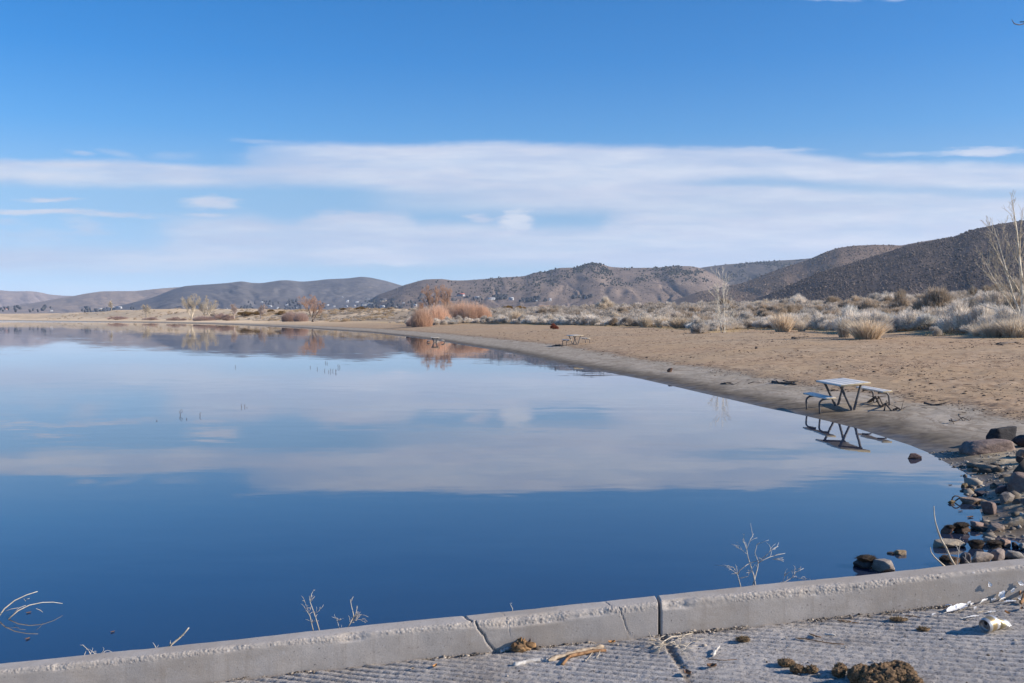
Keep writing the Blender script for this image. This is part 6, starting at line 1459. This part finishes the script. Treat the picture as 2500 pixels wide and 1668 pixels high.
# crushed can
def can():
    o0 = on_ramp(2406, 1546); s_ = o0[1] / F; R_ = .033; L = .128
    e = empty('drink_can', tuple(o0), (0, -math.atan(RS), R(30))); tag(e, 'crushed silver and gold drink can lying on the ramp below the feathers', 'can')
    nu, nv = 40, 30; V, Fc = [], []
    for i in range(nv):
        t = i / (nv - 1); x = -.004 + t * L
        rr = R_ * (1 - .16 * max(0, (.10 - t) / .10)); cr = max(0, (t - .42) / .58) ** 1.15
        for j in range(nu):
            a = 2 * math.pi * j / nu; y, z = rr * math.cos(a), rr * math.sin(a)
            y *= 1 + .28 * cr; z = z * (1 - .80 * cr) - R_ * .62 * cr + .006 * cr * math.sin(3 * a + 9 * t) + .004 * math.sin(5 * a + 3) * cr
            f = .010 * math.exp(-((t - .52 - .05 * math.sin(a * 2)) / .05) ** 2) * (.5 + .5 * math.sin(2 * a + .6)); z -= f * (z > 0); y *= 1 - .12 * math.exp(-((t - .52) / .05) ** 2)
            V.append((x + .012 * cr * math.sin(a), y, z + R_))
    for i in range(nv - 1):
        for j in range(nu): Fc.append((i * nu + j, i * nu + (j + 1) % nu, (i + 1) * nu + (j + 1) % nu, (i + 1) * nu + j))
    c = len(V); V.append((L + .001, 0, .012)); tri = [((nv - 1) * nu + j, (nv - 1) * nu + (j + 1) % nu, c) for j in range(nu)]
    m, nt, bs = nmat('can_print'); n = N(nt); co = n.coord(); sp = n.new('ShaderNodeSeparateXYZ'); n.link(co, sp.inputs[0])
    band = n.ramp(n.math('DIVIDE', sp.outputs[0], .128), [(0, (.50, .49, .48)), (.05, (.62, .60, .54)), (.09, (.30, .22, .11)), (.30, (.36, .28, .16)), (.35, (.60, .60, .60)), (.46, (.56, .56, .57)), (.53, (.33, .26, .14)), (.70, (.44, .38, .25)), (.78, (.52, .52, .53)), (1, (.46, .46, .47))])
    n.put(bs.inputs['Base Color'], band); bs.inputs['Metallic'].default_value = .6; bs.inputs['Roughness'].default_value = .42; n.put(bs.inputs['Normal'], n.bump(n.noise(co, 60, 3), .25, .004))
    obj('body', mesh_np('body', np.array(V), [np.array(Fc), np.array(tri)]), m, e)
    # recessed lid with a flat black disc painted as the dark inside its mouth
    V, Fc = [], []; rings = [(R_ * .84, -.004), (R_ * .80, -.0055), (R_ * .74, -.002), (R_ * .70, .006), (R_ * .35, .006), (.0005, .006)]
    for (r, x) in rings:
        for j in range(nu): a = 2 * math.pi * j / nu; V.append((x, r * math.cos(a), r * math.sin(a) + R_))
    for i in range(len(rings) - 1):
        for j in range(nu): Fc.append((i * nu + j, (i + 1) * nu + j, (i + 1) * nu + (j + 1) % nu, i * nu + (j + 1) % nu))
    ml = plain('can_lid', (.22, .215, .21), (.32, .31, .30), 60, .42, metal=.8)
    lid = obj('lid', mesh_np('lid', np.array(V), np.array(Fc)), ml, e)
    sp = Soup(); a = np.linspace(0, 2 * math.pi, 17)[:-1]; rim = [(.0055, .0075 * math.cos(t), .0105 * math.sin(t) + R_ + .010) for t in a]; V = np.array(rim + [(.0052, 0, R_ + .010)])
    sp.add(V, [(i, (i + 1) % 16, 16) for i in range(16)]); obj('mouth', sp.mesh('mouth', False), plain('mouth_shade', (.004, .004, .004), (.01, .01, .01)), lid)
    sp = Soup(); add_tube(sp, [(.003, .006 * math.cos(t), .008 * math.sin(t) + R_ - .006) for t in np.linspace(0, 2 * math.pi, 13)], .0016, 5); obj('tab', sp.mesh('tab'), ml, lid)
can()
# red-brown scrap at the frame edge
stick('red brown curled scrap at the frame edge by the kerb foot', [(2492, 1478), (2499, 1468), (2503, 1456)], .008, M_WOODB, (.006, .02, .03), name='bark_scrap')
stick('pink stem standing by the kerb face at the frame edge', [(2490, 1462), (2493, 1450), (2495, 1438)], .0035, M_WOODB, (.02, .05, .08), name='bark_scrap')

# ------------------------------------------------------------------ the far town: houses and dark trees at the foot of the hills
M_HW = plain('house_white', (.46, .46, .46), (.54, .54, .54), 1, .8); M_HT = plain('house_tan', (.50, .42, .33), (.58, .49, .39), 1, .8); M_HG = plain('house_grey', (.32, .33, .35), (.40, .41, .43), 1, .8)
M_RD = plain('roof_dark', (.10, .10, .115), (.15, .15, .165), 1, .8); M_RR = plain('roof_red', (.36, .12, .09), (.44, .16, .12), 1, .8); M_RW = plain('roof_pale', (.42, .43, .45), (.50, .51, .53), 1, .7); M_WIN = plain('window_dark', (.03, .035, .045), (.05, .06, .07), 1, .2)
def house(px, py, wpx, hpx, wall, roof, label, turn=0., gable=True, group=None):
    q = hit_hill(px, py); d = math.hypot(q[0], q[1]); w = wpx * d / F; h = max(hpx * d / F, 3.2); dep = w * .6
    e = empty('house', (q[0], q[1], q[2] - 1.0), (0, 0, -math.atan2(q[0], q[1]) + turn)); tag(e, label, 'house', group)
    hw = h * (.55 if gable else .85)
    sp = Soup(); box_soup(sp, (0, 0, hw / 2 + .5), (w, dep, hw + 1), .05); obj('wall', sp.mesh('wall', False), wall, e)
    sp = Soup(); o_ = w * .04; a, b = w / 2 + o_, dep / 2 + o_; z0, z1 = hw + 1.0, h + 1
    if gable: V = [(-a, -b, z0), (a, -b, z0), (a, b, z0), (-a, b, z0), (-a, 0, z1), (a, 0, z1)]; Q = [(0, 1, 5, 4), (2, 3, 4, 5), (3, 2, 1, 0)]; T_ = [(1, 2, 5), (3, 0, 4)]
    else: V = [(-a, -b, z0), (a, -b, z0), (a, b, z0), (-a, b, z0), (-a, -b, z1), (a, -b, z1), (a, b, z1), (-a, b, z1)]; Q = [(0, 1, 5, 4), (1, 2, 6, 5), (2, 3, 7, 6), (3, 0, 4, 7), (4, 5, 6, 7), (3, 2, 1, 0)]; T_ = []
    obj('roof', mesh_np('roof', np.array(V), [np.array(Q)] + ([np.array(T_)] if T_ else []), False), roof, e)
    n = max(1, int(w / 6))
    for i in range(min(n, 4)):
        x = -w / 2 + w * (i + .5) / min(n, 4); sp = Soup(); box_soup(sp, (x, -dep / 2 - .03, 1 + hw * .5), (min(2.2, w / n * .4), .08, hw * .4), .02); obj('window', sp.mesh('window', False), M_WIN, e)
HS = [(1125, 723, 17, 7, M_HG, M_RR, 'red roofed far house above the forked dark tree'), (1200, 732, 16, 5, M_HW, M_RW, 'long white far house before the dark hedge of trees'), (1165, 729, 10, 5, M_HG, M_RW, 'grey far house between the red roofed and the long white one'),
      (1248, 733, 11, 7, M_HW, M_RW, 'brightest white gabled far house past the dark hedge'), (1343, 735, 6, 6, M_HW, M_RW, 'small white far house beside a row of dark trees'), (1310, 738, 4, 5, M_HT, M_RW, 'tiny yellowish far building below the long slope'), (1415, 728, 6, 5, M_HW, M_RW, 'white far house above the yellow green bush'), (1431, 729, 7, 4, M_HG, M_RW, 'grey far house next to the white one above the yellow green bush'),
      (848, 738, 7, 5, M_HW, M_RW, 'white far house above the ochre bush on the crest'), (865, 749, 6, 4, M_HT, M_RW, 'tan far house low down behind the ochre crest'), (846, 749, 5, 3, M_HW, M_RW, 'tiny white far house behind the flat ochre bush'), (898, 747, 30, 7, M_HG, M_RW, 'widest pale far building under the dark hill'), (936, 737, 15, 8, M_HT, M_RD, 'large tan far house on the rise beside the widest building'),
      (934, 752, 10, 6, M_HW, M_RW, 'white far house above the walking person'), (871, 739, 9, 3, M_HG, M_RW, 'low pale far house between the white one and the widest building'), (897, 731, 10, 4, M_HG, M_RD, 'dark roofed far house higher on the slope'), (1014, 747, 7, 4, M_HW, M_RW, 'white far house showing beside the faint reddish tree'), (966, 750, 6, 3, M_HW, M_RD, 'small far house between the tan one and the thicket'), (985, 742, 6, 3, M_HG, M_RW, 'lone far house on the bare slope before the thicket'),
      (532, 758, 8, 4, M_HW, M_RW, 'white far house behind the second tree of the pale pair'), (553, 755, 5, 3, M_HW, M_RD, 'small far house behind the mauve tree'), (612, 752, 8, 3, M_HG, M_RW, 'pale far house behind the thin grey tree'), (639, 739, 6, 3, M_HW, M_RW, 'topmost small white far house under the middle hills'), (658, 749, 10, 3, M_HW, M_RW, 'long white far house among dark town trees'), (678, 754, 6, 4, M_HW, M_RW, 'bright far house just above the wide ochre bush'), (700, 746, 6, 3, M_HG, M_RW, 'grey far house uphill of the wide ochre bush'),
      (722, 752, 6, 3, M_HW, M_RD, 'small far house behind the orange crown, lake side'), (800, 746, 6, 3, M_HW, M_RW, 'small white far house beyond the orange crowned tree'), (815, 750, 7, 3, M_HG, M_RW, 'grey far house beyond the orange crowned tree, lower'), (836, 727, 3, 3, M_HW, M_RW, 'single white speck of a house high on the hillside'),
      (291, 753, 11, 4, M_HW, M_RW, 'white far house on the dunes skyline'), (273, 752, 10, 3, M_HW, M_RW, 'white far building under the tiny pale tree'), (245, 756, 8, 3, M_HT, M_RW, 'cream far building on the dunes skyline by the dark trees'), (14, 757, 6, 3, M_HT, M_RR, 'pinkish far house at the lake end of the town'), (125, 760, 6, 2, M_HG, M_RW, 'low grey far house above the dunes')]
for i, (px, py, w, h, wl, rf, lab) in enumerate(HS): house(px, py, w, h, wl, rf, lab, (i * .7) % 1.0 - .5, not (w > 25), 'houses of the far town')
def scatter_blobs(name, boxes, n, mat, seed, size=(2.2, 4.2), tall=1.15, layers=LAYERS, ok=None):
    """dark conifers and junipers far away: BOXES = [(px0, px1, py0, py1, share)]"""
    g = np.random.default_rng(seed); D, Fc = sphere_dirs(1); tot = sum(b[4] for b in boxes); V, A = [], []
    for (x0, x1, y0, y1, sh) in boxes:
        for _ in range(int(n * sh / tot)):
            px, py = g.uniform(x0, x1), g.uniform(y0, y1)
            if fbm(np.array([px / 30]), np.array([py / 16]), seed, 2)[0] < .44 * g.uniform(.7, 1.2): continue
            q = hit_hill(px, py, layers)
            if len(layers) < 7 and ok is not None:
                az_, r_ = np.array([math.atan2(q[0], q[1])]), np.array([math.hypot(q[0], q[1])])
                if abs(float(lay_z(ok, az_, r_)[0]) - q[2]) > .5: continue
            if q[2] > H + math.hypot(q[0], q[1]) * .2 or math.hypot(q[0], q[1]) > 8500: continue
            s_ = g.uniform(*size) * (math.hypot(q[0], q[1]) / 3000) ** .5
            V.append(D * (1 + .4 * g.normal(size=(len(D), 1)).clip(-1, 1)) * (s_, s_, s_ * tall) + (q[0], q[1], q[2] + s_ * .5)); A.append(g.random())
    k = len(V); Fq = (Fc[None] + (np.arange(k) * len(D))[:, None, None]).reshape(-1, 3)
    o = obj(name, mesh_np(name, np.concatenate(V), Fq, False, {'rnd': np.repeat(A, len(D))}), mat); tag(o, kind='stuff')
M_JUN = simple_attr('juniper_green', (.030, .034, .028), (.075, .075, .062), 1)
scatter_blobs('junipers', [(1300, 1560, 646, 700, 5), (1560, 1740, 652, 690, 3), (1180, 1320, 676, 716, 1.6), (1030, 1200, 684, 716, .35), (1400, 1500, 643, 670, 2.5), (1600, 1720, 650, 672, 2)], 1900, M_JUN, 61, (1.6, 3.3), 1.0, [L4, L5, L6, L7], L4)
scatter_blobs('hill_junipers', [(1716, 1990, 634, 690, 5), (1720, 1980, 636, 655, 2.5)], 1300, M_JUN, 62, (1.8, 3.4), 1.0, [L5, L6, L7], L5)
scatter_blobs('town_trees', [(600, 1010, 735, 757, 6), (1010, 1180, 724, 745, 2), (1205, 1240, 724, 732, 2.2), (1270, 1320, 726, 738, 1.5), (1330, 1352, 730, 737, .9), (1395, 1445, 724, 730, .8), (200, 330, 752, 764, 1.2), (0, 130, 748, 760, 1.0), (500, 620, 748, 760, 1)], 560, simple_attr('town_green', (.030, .036, .042), (.085, .085, .09), 1), 63, (2.6, 5.2), 1.35)
def hill_scrub(L, n, seed, px0, px1, mat, size):
    g = np.random.default_rng(seed); D, Fc = sphere_dirs(1)
    az = np.arctan((g.uniform(px0, px1, n) - 1250) / F); D_, Fr = lay_params(L, az); t = g.random(n) ** .62; r = Fr + t * (D_ - Fr); z = lay_z(L, az, r)
    k = g.random(n) < .35 + .65 * sstep(.35, .6, fbm(r * np.sin(az) / 60, r * np.cos(az) / 60, seed, 4)); az, r, z = az[k], r[k], z[k]; m = len(az)
    s_ = g.gamma(5, size / 5, m); W = D[None] * (1 + .35 * g.normal(size=(m, len(D), 1)).clip(-1, 1)) * np.stack([s_, s_, s_ * .8], -1)[:, None] + np.stack([r * np.sin(az), r * np.cos(az), z + s_ * .35], -1)[:, None]
    Fq = (Fc[None] + (np.arange(m) * len(D))[:, None, None]).reshape(-1, 3)
    o = obj('hill_scrub', mesh_np('hill_scrub', W.reshape(-1, 3), Fq, False, {'rnd': np.repeat(g.random(m) ** 1.6, len(D))}), mat); tag(o, kind='stuff')
hill_scrub(L7, 24000, 71, 1880, 2600, simple_attr("scrub_dark", (.056, .047, .043), (.22, .172, .142), 1), .68)
hill_scrub(L6, 17000, 72, 1700, 2320, simple_attr("scrub_brown", (.065, .050, .041), (.32, .245, .185), 1), .85)
hill_scrub(L4, 5000, 73, 940, 1800, simple_attr('scrub_grey', (.060, .055, .05), (.24, .20, .165), 1), 1.0)
sp = Soup(); q = hit_hill(273, 753); d_ = math.hypot(q[0], q[1]); add_tube(sp, [(0, 0, -1), (0, 0, 22 * d_ / F)], [.9, .5], 6)
tag(obj('radio_mast', sp.mesh('radio_mast'), M_HG, None, tuple(q)), 'thin pale mast standing over the white far building on the dunes', 'mast')

# ------------------------------------------------------------------ the person walking far off in the brush
def person():
    q = G(941, 776); d = math.hypot(q[0], q[1]); s_ = max(.9, min(1.25, 8.5 * d / F / 1.72))
    bm = bmesh.new(); J = {}; bm.verts.layers.skin.verify()
    def v(n, x, y, z): J[n] = bm.verts.new((x, y, z)); return J[n]
    v('pel', 0, 0, .95); v('wst', 0, 0, 1.10); v('chs', 0, .01, 1.33); v('nck', 0, 0, 1.48); v('hd1', 0, -.02, 1.58); v('hd2', 0, -.02, 1.68)
    for sx, n in ((-1, 'l'), (1, 'r')):
        v('hip' + n, sx * .09, 0, .90); v('kn' + n, sx * .10, -.10 * sx - .03, .50); v('an' + n, sx * .10, -.20 * sx + .06, .09); v('to' + n, sx * .11, -.20 * sx - .09, .03)
        v('sh' + n, sx * .18, 0, 1.42); v('el' + n, sx * .25, .06 * sx, 1.15); v('wr' + n, sx * .24, .12 * sx - .10, .92); v('ha' + n, sx * .23, .13 * sx - .14, .82)
    E = [('pel', 'wst'), ('wst', 'chs'), ('chs', 'nck'), ('nck', 'hd1'), ('hd1', 'hd2')]
    for n in 'lr': E += [('pel', 'hip' + n), ('hip' + n, 'kn' + n), ('kn' + n, 'an' + n), ('an' + n, 'to' + n), ('chs', 'sh' + n), ('sh' + n, 'el' + n), ('el' + n, 'wr' + n), ('wr' + n, 'ha' + n)]
    for a, b in E: bm.edges.new((J[a], J[b]))
    rad = dict(pel=.15, wst=.135, chs=.16, nck=.06, hd1=.085, hd2=.09, hip=.10, kn=.06, an=.042, to=.04, sh=.075, el=.048, wr=.034, ha=.035)
    L_ = bm.verts.layers.skin.verify()
    for n, w in J.items(): w[L_].radius = (rad.get(n, rad.get(n[:-1], .05)),) * 2; w[L_].use_root = n == 'pel'
    me = bpy.data.meshes.new('person'); bm.to_mesh(me); bm.free()
    o = obj('person', me, plain('dark_coat', (.035, .028, .045), (.06, .045, .07), 8, .9), None, (q[0], q[1], gz(q[0], q[1])), (0, 0, R(70)), s_)
    m = o.modifiers.new('skin', 'SKIN'); m2 = o.modifiers.new('sub', 'SUBSURF'); m2.levels = m2.render_levels = 2
    tag(o, 'person in dark clothes walking far off through the low brush', 'person')
    hm = Soup(); D, Fc = SPH2; hm.add(D * (.098, .108, .075) + (0, .0, 1.735), Fc); obj('hair', hm.mesh('hair'), plain('dark_hair', (.02, .015, .012), (.04, .03, .025)), o)
person()
